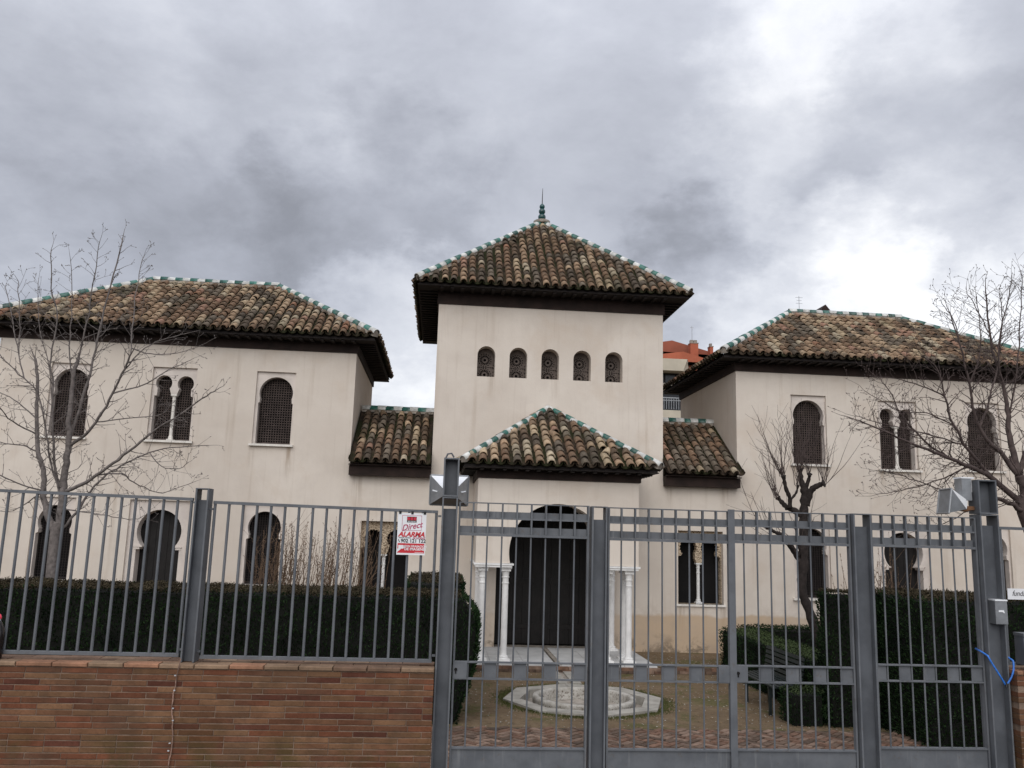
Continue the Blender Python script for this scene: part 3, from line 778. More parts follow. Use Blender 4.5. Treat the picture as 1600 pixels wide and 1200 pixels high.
# wing roofs
def wing_roof(wx0, wx1, label, right):
    oe = .42; x0, x1, y0, y1, ez = wx0-oe, wx1+oe, FY-oe, FY+4.4+oe, 6.47
    yr, zr = 20.4, 8.13; xr0, xr1 = x0+2.62, x1-2.62
    A, B, C, D = (x0, y0, ez), (x1, y0, ez), (x1, y1, ez), (x0, y1, ez); E, G = (xr0, yr, zr), (xr1, yr, zr)
    fs = [[A, B, G, E], [B, C, G], [C, D, E, G], [D, A, E]]
    rf = deck('wing_roof', fs, palace, label)
    for i, q in enumerate(fs): tile_face(q, .19, .235, i == 0, 1, rf, .15 if not right else .5)
    ridge(Vector(E), Vector(G), 17, rf, 0, .85, .08 if not right else .10)
    ridge(Vector(A)+Vector((0, -.02, .02)), Vector(E), 20, rf, 0, .85, .06); ridge(Vector(B)+Vector((0, -.02, .02)), Vector(G), 20, rf, 0, .85, .06)
    if right:
        mb = MB(); mb.box(xr0, xr1, yr-.06, yr+.06, zr-.05, zr+.09); mb.build('ridge_mortar', MORTAR, rf)
    eaves(x0, x1, y0, y1, ez, wx0, wx1, FY, FY+4.4, WZ, rf)
    return rf, fs
wing_roof(LX0, LX1, 'long hipped roof of the left wing', False)
rfr, _ = wing_roof(RX0, RX1, 'long hipped roof of the right wing', True)
mb = MB(); ax, ay = 9.3, 21.2
mb.tube([(ax, ay, 7.3), (ax, ay, 8.90)], .007, 5)
for zz, q in ((8.86, .10), (8.78, .07), (8.70, .09)): mb.tube([(ax-q, ay, zz), (ax+q, ay, zz)], .004, 4)
mb.build('aerial', GALV, rfr)
mb = MB(); vx, vy, vz = 9.98, 21.4, 8.60
mb.add([(vx-.21, vy-.3, vz-.17), (vx+.21, vy-.3, vz-.17), (vx, vy-.3, vz+.08), (vx-.21, vy+.5, vz-.17), (vx+.21, vy+.5, vz-.17), (vx, vy+.5, vz+.08)], [(0, 1, 2), (3, 5, 4), (0, 2, 5, 3), (1, 4, 5, 2), (0, 3, 4, 1)])
mb.box(vx-.15, vx+.15, vy-.22, vy+.42, 7.2, vz-.172)
mb.build('vent_hood', WOODB, rfr)
tag(link('roof_tiles', fastmesh('roof_tiles', np.concatenate(SV), np.concatenate(SF), CLAYS, np.concatenate(SM)), palace), kind='stuff')
chan.build('channel_tiles', CHAN, palace, kind='stuff')
raft.build('rafters', WOODD, palace, kind='stuff')

# apartment block far behind the right wing
ab = thing('apartment_building', 'terracotta red apartment block with chimneys behind the roof of the right wing', 'building', (14, 40, 0))
mb = MB(); mb.box(7, 20, 40.2, 50, 0, 10.3); mb.build('wall', PALE, ab)
def gable(mb, x0, xp, x1, z0, zp, y0, y1, base, z1=None):
    z1 = z0 if z1 is None else z1
    mb.add([(x0, y0, base), (x1, y0, base), (x1, y0, z1), (xp, y0, zp), (x0, y0, z0), (x0, y1, base), (x1, y1, base), (x1, y1, z1), (xp, y1, zp), (x0, y1, z0)],
           [(0, 1, 2, 3, 4), (5, 9, 8, 7, 6), (0, 4, 9, 5), (1, 6, 7, 2), (4, 3, 8, 9), (3, 2, 7, 8)])
mb = MB(); gable(mb, 8.8, 11.53, 16.2, 11.75, 12.16, 42, 50, 10.2, 11.1); mb.build('upper_storey', TERRA, ab)
mb = MB(); gable(mb, 8.6, 11.53, 16.5, 11.86, 12.40, 41.8, 50.2, 11.65, 11.15); mb.build('roof', TERRAD, ab)
mb = MB(); gable(mb, 9.0, 11.62, 14.5, 10.95, 11.34, 40.25, 41.7, 9.8, 10.5); mb.build('parapet', TERRAD, ab)
mb = MB(); gable(mb, 8.8, 11.62, 14.8, 11.02, 11.46, 40.1, 41.75, 10.90, 10.6); mb.build('parapet_coping', TERRA, ab)
for xa, xb, zt in ((12.26, 12.66, 12.25), (13.27, 13.43, 12.12)):
    mb = MB(); mb.box(xa, xb, 41.0, 41.4, 10.3, zt-.14); ch = mb.build('chimney', TERRA, ab)
    mb = MB(); mb.box(xa-.02, xb+.02, 40.98, 41.42, zt-.14, zt-.10); mb.box(xa+.03, (xa+xb)/2-.02, 41.1, 41.3, zt-.10, zt+.06); mb.box((xa+xb)/2+.02, xb-.03, 41.1, 41.3, zt-.10, zt+.06)
    mb.build('chimney_pot', MORTAR, ch)
mb = MB(); mb.box(11.3, 11.45, 44, 44.2, 11.7, 12.72); mb.box(11.5, 11.62, 44, 44.2, 11.7, 12.68); mb.build('vent_pipe', MORTAR, ab)
mb = MB(); mb.tube([(12.40, 41.2, 12.2), (12.40, 41.2, 13.05)], .014, 5); mb.box(12.31, 12.49, 41.19, 41.21, 12.96, 12.975); mb.build('aerial', GALV, ab)
mb = MB(); mb.add([(8, 39.4, 10.35), (11.42, 39.4, 10.35), (11.62, 39.4, 10.93), (8, 39.4, 10.93), (8, 40.19, 10.35), (11.9, 40.19, 10.35), (11.9, 40.19, 10.93), (8, 40.19, 10.93)],
    [(0, 1, 2, 3), (1, 5, 6, 2), (3, 2, 6, 7), (0, 4, 5, 1)]); mb.build('balcony_wall', PALE, ab)
mb = MB(); mb.box(8, 11.9, 40.12, 40.198, 9.75, 10.33); fr = mb.build('window', WOODD, ab)
for i in range(4):
    xa = 9.6+i*.56; mb = MB(); mb.box(xa, xa+.48, 40.09, 40.118, 9.8, 10.28); mb.build('pane', GLASS, fr)
mb = MB(); mb.box(8, 11.9, 39.5, 40.19, 9.62, 9.74); mb.build('ledge', MORTAR, ab)
mb = MB(); mb.box(8, 11.9, 40.15, 40.198, 8.45, 9.3); mb.build('window', GLASS, ab)
mb = MB()
mb.box(8, 11.9, 39.32, 39.36, 8.98, 9.02); mb.box(8, 11.9, 39.32, 39.36, 8.86, 8.885)
for i in range(24): mb.box(9+i*.12, 9.02+i*.12, 39.33, 39.35, 8.45, 8.97)
mb.build('balcony_railing', GALV, ab)
mb = MB(); mb.box(8, 11.9, 39.3, 40.19, 8.0, 8.40); mb.build('balcony', PALE, ab)

# ------------------------------------------------------------------ brick walls at the street
def brick_meshes(name, lx, ly, lz, mats, ch=.003):
    out = []
    for c in mats:
        mb = MB(); x, y, z = lx/2, ly/2, lz/2
        vs = [(-x, -y+ch, -z), (x, -y+ch, -z), (x, y, -z), (-x, y, -z), (-x, -y+ch, z), (x, -y+ch, z), (x, y, z), (-x, y, z), (-x+ch, -y, -z+ch), (x-ch, -y, -z+ch), (x-ch, -y, z-ch), (-x+ch, -y, z-ch)]
        fs = [(8, 9, 10, 11), (0, 1, 9, 8), (1, 5, 10, 9), (5, 4, 11, 10), (4, 0, 8, 11), (0, 4, 7, 3), (1, 2, 6, 5), (4, 5, 6, 7), (0, 3, 2, 1)]
        mb.add(vs, fs); out.append(mb.mesh(name, c))
    return out
BM = brick_meshes('brick', .237, .09, .0350, BRICKS)
HM = brick_meshes('brick', .115, .09, .0335, BRICKS)
CM = brick_meshes('coping_brick', .236, .108, .030, COPE, .006)
def brick_wall(name, label, x0, x1, ztop, seed, limit=300):
    rnd = random.Random(seed); yf, yb = 6.42, 6.72
    t = thing(name, label, 'wall', ((x0+x1)/2, 6.57, .70))
    mb = MB(); mb.box(x0+.004, x1-.004, yf+.004, yb, .66, ztop-.032); core = mb.build('mortar_core', JOINT, t)
    stuff = MB(); n = 0; rows = int((ztop-.034-.70)/.0405)
    slots = []
    for k in range(rows):
        z = ztop-.034-.0405*(k+.5); off = rnd.choice((0, .06, .12, .18))+rnd.uniform(-.01, .01); x = x1
        first = True
        while x > x0+.05:
            L = .236 if not (first and off > .01) else max(.07, .236-off)
            first = False
            if x-L < x0: L = x-x0
            slots.append((x-L/2, z, L)); x -= L+.0055
    vis = sorted(slots, key=lambda s: (abs(s[0]) > 3.35 and x0 < 0, abs(s[0])))
    for i, (x, z, L) in enumerate(vis):
        mi = rnd.choices(range(6), BW)[0]; dy = rnd.uniform(-.002, .0015)
        M = Matrix.Translation((x, yf+.045+dy, z)) @ Matrix.Rotation(rnd.gauss(0, .003), 4, 'Y') @ Matrix.Diagonal((L/.236, 1, 1+rnd.uniform(-.06, .03), 1))
        if i < limit: link('brick', BM[mi], t, M=M)
        else: stuff.add([M @ v.co for v in BM[mi].vertices], [tuple(p.vertices) for p in BM[mi].polygons], mi)
    if stuff.f: stuff.build('bricks', BRICKS, t, kind='stuff')
    for j in range(3):
        x = x1-(.11 if j == 1 else 0)
        while x > x0:
            L = min(.236, x-x0)
            if L > .04: link('coping_brick', rnd.choices(CM, (5, 4, 3) if j == 0 else (0, 2, 6))[0], t, M=Matrix.Translation((x-L/2, yf-.012+.054+j*.1095, ztop-.0155+rnd.uniform(-.0015, .001))) @ Matrix.Diagonal((L/.236, 1, 1, 1)))
            x -= L+.006
    return t
brick_wall('brick_wall', 'low brown brick wall under the grey railing to the left of the gate', -6.2, .012, 1.505, 3)
brick_wall('brick_wall', 'short brick wall at the right edge beyond the last gate post', 4.452, 7.4, 1.56, 4, 120)

# ------------------------------------------------------------------ posts, railings, gates
GY = 6.55
def hpost(name, label, x0, x1, zb, zt, hole, cat='post', depth=.13, group=None, m2=PAINT, cap=True):
    t = thing(name, label, cat, ((x0+x1)/2, GY, zb), group); tk = .012; y0, y1 = GY-depth/2, GY+depth/2
    for a in (x0, x1-tk):
        mb = MB(); mb.box(a, a+tk, y0, y1, zb, zt-(.008 if cap else 0)); mb.build('flange', m2, t)
    mb = MB(); mb.box(x0+tk, x1-tk, GY-.006, GY+.006, zb, zt-hole); mb.build('web', PAINTD if m2 is PAINT else m2, t)
    if cap: mb = MB(); mb.box(x0, x1, y0, y1, zt-.0078, zt); mb.build('cap_plate', m2, t)
    return t
def rail(name, parent, x0, x1, z0, z1, y0=GY-.012, y1=GY+.012, m_=PAINT):
    mb = MB(); mb.box(x0, x1, y0, y1, z0, z1); return mb.build(name, m_, parent)
def bar(parent, xb, xt, z0, z1, w=.013, y=GY, m_=PAINT, round_=True):
    mb = MB()
    if round_: mb.tube([(xb, y, z0), (xt, y, z1)], w/2*1.12, 8)
    else: mb.bar((xb, y, z0), (xt, y, z1), w, .030, (0, 1, 0))
    return mb.build('bar', m_, parent, smooth=False)
hpost('fence_post', 'grey H section railing post between the two left railing panels on the brick wall', -1.800, -1.703, 1.507, 2.745, .085, 'post')
def fence_panel(label, x0, x1, zt0, zt1, zb, nb, brackets=()):
    t = thing('metal_railing', label, 'railing', ((x0+x1)/2, GY, zb), 'railing panels on the brick walls')
    mb = MB(); mb.bar((x0, GY, zt0), (x1, GY, zt1), .022, .030, (0, 1, 0)); mb.build('top_rail', PAINT, t)
    rail('bottom_rail', t, x0, x1, zb, zb+.022, GY-.02, GY+.02)
    for i in range(nb):
        x = x0+.012+(x1-x0-.024)*i/(nb-1); zt = zt0+(zt1-zt0)*i/(nb-1)-.011
        bar(t, x, x, zb+.022, zt, .0185 if 0 < i < nb-1 else .02)
    for x in brackets:
        for z in (zt0-.05, zb+.05):
            mb = MB(); mb.box(x-.012, x+.012, GY-.008, GY+.008, z-.007, z+.007); mb.build('bracket', PAINT, t)
    return t
fence_panel('grey upright railing panel on the wall left of the H section railing post', -3.86, -1.826, 2.690, 2.662, 1.537, 21, (-1.813,))
fence_panel('grey upright railing panel that carries the white and red alarm sign', -1.678, -.010, 2.645, 2.626, 1.527, 17, (-1.691, .003))
fence_panel('grey railing panel right of the tall post with the blue cable', 4.470, 6.4, 2.640, 2.632, 1.585, 9, (4.456,))

# tall gate posts with a second bolted head
def tall_post(label, x0, x1, lean, zt, zj):
    t = hpost('gate_post', label, x0, x1, .70, zj-.004, .085, 'post', .14, 'gate posts')
    tk = .012
    for a in (x0, x1-tk):
        mb = MB(); mb.box(a, a+tk, GY-.07, GY+.07, zj+.012, zt-.011); mb.build('head_flange', PAINT, t)
    mb = MB(); mb.box(x0+tk, x1-tk, GY+.02, GY+.032, zj+.012, zt-.012); mb.build('head_web', PAINTD, t)
    for za, zb_ in ((zj, zj+.0118), (zt-.0108, zt)): mb = MB(); mb.box(x0, x1, GY-.07, GY+.07, za, zb_); mb.build('head_plate', PAINT, t)
    return t
tp = tall_post('tall grey gate post left of the gate with a floodlight behind its head', .018, .136, 0, 3.036, 2.742)
mb = MB(); mb.tube([(.030, GY+.06, 2.93), (.026, GY+.06, 3.03), (.045, GY+.06, 3.075), (.075, GY+.06, 3.08), (.095, GY+.06, 3.05)], .007, 6); mb.build('cable_loop', PAINTD, tp)
rp = tall_post('tall grey gate post at the right with an intercom box and blue cable', 4.276, 4.432, 0, 3.016, 2.745)
hpost('gate_post', 'grey open topped gate post between the lone left gate and the double gate', 1.165, 1.283, .70, 2.706, .10, 'post', .12, 'gate posts')
hpost('gate_post', 'grey gate post with open square top right of the double gate', 3.236, 3.382, .70, 2.716, .10, 'post', .12, 'gate posts')
def gate(label, x0, x1, nb, zt, zm, zl, first, lock=None):
    t = thing('gate_leaf', label, 'gate', ((x0+x1)/2, GY, .745), 'leaves of the grey street gate')
    tk = .014
    st = []
    for a in (x0, x1-tk): mb = MB(); mb.box(a, a+tk, GY-.02, GY+.02, .745, zt); mb.build('stile', PAINT, t)
    a, b = x0+tk, x1-tk
    rail('top_rail', t, a, b, zt-.008, zt, GY-.02, GY+.02)
    rail('band', t, a, b, zt-.112, zt-.066, GY+.012, GY+.016)
    rail('middle_bar', t, a, b, zt-.1245, zt-.1125, GY-.018, GY+.018)
    rail('band', t, a, b, zt-.232, zt-.180, GY+.012, GY+.016)
    rail('lower_rail', t, a, b, zt-.252, zt-.2325, GY-.022, GY+.022)
    rail('lock_rail', t, a, b, zm-.010, zm, GY-.02, GY+.02)
    rail('lock_rail', t, a, b, zm-.128, zm-.118, GY-.02, GY+.02)
    rail('kick_rail', t, a, b, zl-.012, zl, GY-.02, GY+.02)
    rail('kick_panel', t, a, b, .745, zl-.0125, GY-.004, GY+.004)
    sp = (x1-x0)/(nb+1)
    for i in range(nb):
        x = x0+sp*(i+1)
        bar(t, x, x, zl, zt-.253, .0115, GY-.004, round_=True)
        mb = MB(); mb.box(x-.006, x+.006, GY-.024, GY+.0115, zt-.232, zt-.0085); mb.build('bar', PAINT, t)
    for i in range(nb+1):
        if i % 2 == first: rail('square_plate', t, x0+sp*i+.009, x0+sp*(i+1)-.009, zm-.1175, zm-.0105, GY-.002, GY+.002)
    if lock:
        xa, xb, kx = lock
        mb = MB(); mb.box(xa, xb, GY-.026, GY+.024, zm-.122, zm-.002); lk = mb.build('lock_plate', PAINT, t)
        if kx:
            mb = MB(); mb.tube([(kx, GY-.0265, zm-.055), (kx, GY-.036, zm-.055)], .011, 10); mb.box(kx-.004, kx+.004, GY-.033, GY-.0268, zm-.085, zm-.063); mb.build('keyhole', BLACK, lk)
    return t
gate('lone grey gate leaf with a keyhole plate against the tall left post', .147, 1.150, 8, 2.709, 1.541, .940, 0, (.148, .252, .170))
gate('left leaf of the double grey gate', 1.297, 2.256, 8, 2.704, 1.543, .940, 0, (2.152, 2.252, None))
gate('right leaf of the double grey gate with the keyhole plate', 2.262, 3.226, 8, 2.711, 1.548, .945, 0, (2.284, 2.378, 2.302))
gate('grey gate leaf between the third post and the tall right post', 3.394, 4.270, 8, 2.716, 1.575, .970, 0)
mb = MB(); mb.box(2.238, 2.290, GY-.034, GY-.0245, .74, 2.716)
tag(link('meeting_stile', mb.mesh('meeting_stile', PAINT)), 'grey upright cover strip down the middle of the double gate', 'gate strip')

# ------------------------------------------------------------------ lettering
def text(body, size, loc, mt, parent, shear=0.0, off=0.0, rot=0.0, sx=1.0, align='CENTER'):
    cu = bpy.data.curves.new('lettering', 'FONT'); cu.body = body; cu.size = size; cu.shear = shear; cu.offset = off
    cu.align_x = align; cu.align_y = 'CENTER'; cu.resolution_u = 3; cu.extrude = .0004
    tmp = bpy.data.objects.new('tmp', cu); COL.objects.link(tmp)
    bpy.context.view_layer.update()
    me = bpy.data.meshes.new_from_object(tmp.evaluated_get(bpy.context.evaluated_depsgraph_get()))
    bpy.data.objects.remove(tmp); me.materials.clear(); me.materials.append(mt)
    M = Matrix.Translation(loc) @ Matrix.Rotation(-rot, 4, 'Y') @ Matrix.Rotation(R(90), 4, 'X') @ Matrix.Diagonal((sx, 1, 1, 1))
    return link('lettering', me, parent, M=M)
SIGNW = simple('white sign sheet', (.74, .74, .75), .4, .05, 8, bmp=0); RED = simple('red print', (.52, .025, .035), .45, .08, 8, bmp=0)
MAG = simple('crimson print', (.40, .02, .09), .45, .08, 8, bmp=0); INK = simple('black print', (.012, .012, .013), .5, .1, 8, bmp=0); GREYP = simple('grey print', (.45, .45, .46), .5, .1, 8, bmp=0)
sx0, sx1, sz0, sz1 = -.309, -.096, 2.301, 2.611; SY = GY-.028; sw, sh = sx1-sx0, sz1-sz0
sg = thing('alarm_sign', 'white and red alarm sign reading ALARMA hung on the railing left of the gate', 'sign', ((sx0+sx1)/2, SY, sz0))
mb = MB(); mb.box(sx0, sx1, SY, SY+.005, sz0, sz1); mb.build('board', SIGNW, sg)
def U(a): return sx0+sw*a
def V_(b): return sz1-sh*b
def prn(a0, a1, b0, b1, mt, k=1, name='print'):
    mb = MB(); mb.box(U(a0), U(a1), SY-.0006*k, SY-.0002, V_(b1), V_(b0)); return mb.build(name, mt, sg)
def outline_box(a0, a1, b0, b1, w, mt):
    mb = MB(); wv = w*sw/sh
    for q in ((a0, a1, b0, b0+wv), (a0, a1, b1-wv, b1), (a0, a0+w, b0+wv, b1-wv), (a1-w, a1, b0+wv, b1-wv)): mb.box(U(q[0]), U(q[1]), SY-.0006, SY-.0002, V_(q[3]), V_(q[2]))
    mb.build('border', mt, sg)
outline_box(.15, .84, .055, .42, .012, MAG)
prn(.32, .66, .085, .225, INK)
mb = MB()
for i in range(3):
    cx = .375+.115*i; mb.box(U(cx-.046), U(cx+.046), SY-.0012, SY-.0007, V_(.172), V_(.100))
mb.build('logo_block', RED, sg)
mb = MB()
for i in range(3):
    cx = .375+.115*i; mb.tube([(U(cx), SY-.0013, V_(.136)), (U(cx), SY-.0018, V_(.136))], .0045, 10)
mb.build('logo_dot', MAG, sg)
text('SECURITAS', .0125, (U(.49), SY-.0010, V_(.203)), SIGNW, sg, 0, .0002)
text('Direct', .062, (U(.49), SY-.0010, V_(.325)), MAG, sg, .45, .0007, R(12), .95)
text('ALARMA', .050, (U(.50), SY-.0010, V_(.515)), RED, sg, .28, .0022, 0, 1.0)
text('Atención inmediata', .0115, (U(.27), SY-.0010, V_(.592)), INK, sg, 0, .0002)
text('24 HORAS', .0215, (U(.755), SY-.0010, V_(.600)), MAG, sg, .3, .0004, 0, .95)
text('902 121 122', .037, (U(.575), SY-.0010, V_(.668)), INK, sg, 0, .0009)
mb = MB(); mb.tube([(U(.055), SY-.0008, V_(.635)), (U(.065), SY-.0008, V_(.665)), (U(.10), SY-.0008, V_(.690))], [.004, .0022, .004], 6); mb.build('phone_symbol', INK, sg)
prn(.03, .97, .725, .955, RED)
text('CON GRABACION', .0205, (U(.655), SY-.0010, V_(.795)), SIGNW, sg, 0, .0006, 0, .98)
text('DE IMAGENES', .0265, (U(.655), SY-.0010, V_(.862)), SIGNW, sg, 0, .0008, 0, .98)
mb = MB()
mb.box(U(.06), U(.24), SY-.0014, SY-.0007, V_(.855), V_(.770)); mb.box(U(.245), U(.31), SY-.0014, SY-.0007, V_(.842), V_(.785))
mb.add([(U(.03), SY-.0012, V_(.855)), (U(.17), SY-.0012, V_(.857)), (U(.03), SY-.0012, V_(.935))], [(0, 1, 2)])
mb.build('camera_symbol', SIGNW, sg)
mb = MB(); mb.box(U(.64), U(.94), SY-.0012, SY-.0007, V_(.940), V_(.932)); mb.build('fine_print', SIGNW, sg)
for a in (.07, .50, .94):
    mb = MB(); mb.box(U(a)-.009, U(a)+.009, SY-.004, GY+.02, sz1-.008, sz1+.014); mb.build('clip', INK, sg)

fs_ = thing('name_sign', 'narrow white name plate with italic lettering on the railing at the right edge', 'sign', (4.70, GY-.03, 2.085))
mb = MB(); mb.box(4.490, 5.02, GY-.032, GY-.026, 2.086, 2.170); mb.build('board', SIGNW, fs_)
text('fundación', .058, (4.525, GY-.0335, 2.132), INK, fs_, .35, .0, 0, .85, 'LEFT')

# letter box on the right railing
lb = thing('letter_box', 'grey metal letter box fixed to the railing at the right edge', 'letter box', (4.66, GY-.03, 1.585))
mb = MB(); mb.box(4.525, 4.86, GY-.13, GY-.022, 1.600, 1.815); mb.build('body', PAINTD, lb)
mb = MB(); mb.box(4.520, 4.865, GY-.14, GY-.020, 1.8155, 1.838); mb.build('lid', PAINT, lb)
mb = MB(); mb.box(4.575, 4.84, GY-.134, GY-.1305, 1.765, 1.785); mb.build('slot_flap', GALV, lb)

ic = thing('intercom', 'small pale grey intercom box with a push button on the tall right gate post', 'intercom', (4.388, GY-.06, 1.90))
mb = MB(); mb.box(4.340, 4.438, GY-.090, GY-.010, 1.900, 2.075); mb.build('body', GALV, ic)
mb = MB(); mb.box(4.338, 4.440, GY-.096, GY-.008, 2.0755, 2.086); mb.build('rain_lip', WHITEM, ic)
mb = MB(); mb.box(4.365, 4.408, GY-.0935, GY-.0905, 1.992, 2.006); mb.tube([(4.405, GY-.0905, 1.990), (4.405, GY-.097, 1.990)], .006, 8); mb.build('button', WHITEM, ic)

bc = thing('cable_lock', 'blue cable lock hung round the tall right gate post', 'lock', (4.35, GY, 1.449))
BLUE = simple('blue plastic sheath', (.03, .16, .55), .35, .25, 60, bmp=0, spec=.5)
pts = []
for i in range(33):
    a = i/32
    if a <= .5: q = a*2; x = 4.258+.128*q; z = 1.66-.215*(q**.85); y = GY-.085-.012*math.sin(q*3)
    else: q = (a-.5)*2; x = 4.386+.072*math.sin(q*1.65)/math.sin(1.65)+.0*q; z = 1.445+.185*(q**1.15); y = GY-.085-.012*math.sin(q*3)
    pts.append((x, y, z))
pts = [(4.300, GY+.09, 1.70), (4.262, GY+.07, 1.695), (4.252, GY-.02, 1.682)]+pts+[(4.452, GY-.03, 1.650), (4.440, GY+.06, 1.675), (4.40, GY+.09, 1.69)]
mb = MB(); mb.tube(pts, .0072, 7); mb.build('cable', BLUE, bc, smooth=True)
mb = MB(); mb.tube([(4.392, GY-.098, 1.462), (4.378, GY-.10, 1.432)], .0095, 8); mb.build('lock_barrel', INK, bc)

# floodlights behind the post heads
LAMPG = simple('dusty lamp glass', (.20, .205, .21), .3, .2, 8, bmp=0)
def flood(label, c, axis, upv, w0, h0, w1, h1, ln, group):
    t = thing('floodlight', label, 'floodlight', c, group); c = Vector(c); ax = Vector(axis).normalized(); sx_ = ax.cross(Vector(upv)).normalized(); uy = sx_.cross(ax)
    def ring(p, w_, h_): return [p+sx_*a*w_/2+uy*b*h_/2 for a, b in ((-1, -1), (1, -1), (1, 1), (-1, 1))]
    A, B = ring(c, w0, h0), ring(c+ax*ln, w1, h1)
    for i, nm in enumerate(('housing_bottom', 'housing_side', 'housing_top', 'housing_side')):
        j = (i+1) % 4; n_ = (A[j]-A[i]).cross(B[i]-A[i]).normalized()*.002
        mb = MB(); mb.add([A[i], A[j], B[j], B[i], A[i]+n_, A[j]+n_, B[j]+n_, B[i]+n_], [(0, 1, 2, 3), (4, 7, 6, 5), (0, 4, 5, 1), (2, 6, 7, 3), (1, 5, 6, 2), (0, 3, 7, 4)])
        if i == 3 and axis[0] < -.5:  # reflection painted on this side: white upper triangle, grey lower one
            mb = MB(); mb.add([B[3], A[3], A[0], B[3]+n_, A[3]+n_, A[0]+n_], [(0, 1, 2), (3, 5, 4), (0, 2, 5, 3)]); mb.build('painted_reflection', WHITEM, t)
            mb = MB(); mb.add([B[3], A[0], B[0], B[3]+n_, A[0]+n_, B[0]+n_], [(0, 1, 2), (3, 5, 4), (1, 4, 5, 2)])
        mb.build(nm, WHITEM if nm == 'housing_top' else GALV, t)  # housing top white: the skylight falling on it is put into the colour
    mb = MB(); mb.add(A, [(0, 1, 2, 3)]); mb.build('back_plate', GALV, t); mb = MB(); mb.add(B, [(0, 1, 2, 3)]); mb.build('glass', LAMPG, t)
    fr = MB()
    for i in range(4): fr.tube([B[i], B[(i+1) % 4]], .008, 6)
    fr.build('rim', GALV, t)
    return t
fl = flood('pyramid shaped floodlight behind the tall left gate post', (.070, GY+.12, 2.780), (0, .55, .06), (0, 0, 1), .10, .06, .305, .235, .26, 'floodlights on the gate posts')
mb = MB(); mb.box(.05, .09, GY+.07, GY+.14, 2.765, 2.795); mb.build('bracket', PAINTD, fl)
for s_ in (-1, 1):
    mb = MB(); mb.tube([(.07+s_*.13, GY+.28, 2.80), (.07+s_*.10, GY+.24, 2.79), (.07+s_*.07, GY+.22, 2.795)], .006, 6); mb.build('clip', WHITEM, fl)
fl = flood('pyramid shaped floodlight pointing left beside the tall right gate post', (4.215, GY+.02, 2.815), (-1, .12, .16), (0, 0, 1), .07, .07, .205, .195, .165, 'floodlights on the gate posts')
mb = MB(); mb.box(4.172, 4.252, GY-.02, GY+.08, 2.85, 3.025); mb.build('gear_box', GALV, fl)
mb = MB(); mb.box(4.168, 4.275, GY-.024, GY+.084, 3.0255, 3.036); mb.box(4.2525, 4.275, GY+.01, GY+.06, 2.92, 3.025); mb.build('gear_box_lid', WHITEM, fl)
mb = MB(); mb.box(4.19, 4.274, GY-.01, GY+.04, 2.775, 2.805); mb.tube([(4.13, GY, 2.78), (4.20, GY, 2.77), (4.27, GY, 2.79)], .012, 6); mb.build('bracket', RUST, fl)

# loose wire down the brick wall
wr = MB(); rr_ = random.Random(8)
wp = [(-1.772, 6.40, 1.545), (-1.778, 6.396, 1.49), (-1.788, 6.400, 1.43)]
for i in range(16): wp.append((-1.79-.012*math.sin(i*.5)+rr_.uniform(-.004, .004), 6.406, 1.40-.045*i))
wr.tube(wp, .0042, 6)
WIRE = simple('pinkish old wire', (.27, .17, .13), .7, .5, 22, bmp=0)
wt = thing('loose_wire', 'loose pinkish wire hanging down the brick wall below the railing post', 'wire', (-1.785, 6.41, .70))
wr.build('wire', WIRE, wt); mb = MB()
for z in (1.43, 1.33, 1.21, 1.13, .98, .93): mb.obox((-1.79+rr_.uniform(-.01, .004), 6.404, z), (1, 0, 0), (0, 1, 0), (0, 0, 1), .006, .003, .004)
mb.build('clip', GREYP, wt)
# bottle
bt = thing('drink_bottle', 'dark drink bottle with a red cap standing on the wall top at the left edge', 'bottle', (-3.080, 6.50, 1.505))
COLA = simple('dark drink plastic', (.012, .008, .007), .15, .2, 5, bmp=0, spec=.6); CAP = simple('red plastic cap', (.75, .06, .10), .35, .1, 8, bmp=0)
mb = MB(); mb.lathe([(.040, 0), (.049, .008), (.050, .05), (.047, .08), (.050, .12), (.050, .175), (.042, .215), (.026, .245), (.017, .262)], 18, (-3.080, 6.50, 1.5055)); mb.build('body', COLA, bt, smooth=True)
mb = MB(); mb.lathe([(.015, 0), (.0155, .012)], 14, (-3.080, 6.50, 1.768)); mb.build('neck', GREYP, bt)
mb = MB(); mb.lathe([(.0185, 0), (.019, .010), (.014, .024), (.006, .032)], 14, (-3.080, 6.50, 1.7805)); mb.build('cap', CAP, bt)

# ------------------------------------------------------------------ fountain, channel, paving
ft = thing('fountain', 'round weathered stone basin set in a white octagonal stone kerb in the courtyard', 'fountain', (fc[0], fc[1], 0))
rot = R(5)
def octp(rr, k): a = rot+math.pi*2*k/8; return fc[0]+rr*math.cos(a), fc[1]+rr*math.sin(a)
for k in range(8):
    mb = MB(); g_ = .0
    ps = [octp(1.24, k), octp(1.24, k+1), octp(.98, k+1), octp(.98, k)]
    cx = sum(p[0] for p in ps)/4; cy = sum(p[1] for p in ps)/4; ps = [(cx+(x-cx)*.992, cy+(y-cy)*.992) for x, y in ps]
    zt = .032+random.uniform(-.003, .003)
    mb.add([(x, y, -.14) for x, y in ps]+[(x, y, zt) for x, y in ps], [(0, 1, 5, 4), (1, 2, 6, 5), (2, 3, 7, 6), (3, 0, 4, 7), (4, 5, 6, 7)])
    mb.build('kerb_slab', STONE, ft)
mb = MB(); ps = [octp(.985, k) for k in range(8)]
mb.add([(x, y, -.10) for x, y in ps], [tuple(range(8))]); mb.build('channel_bed', MORTAR, ft)
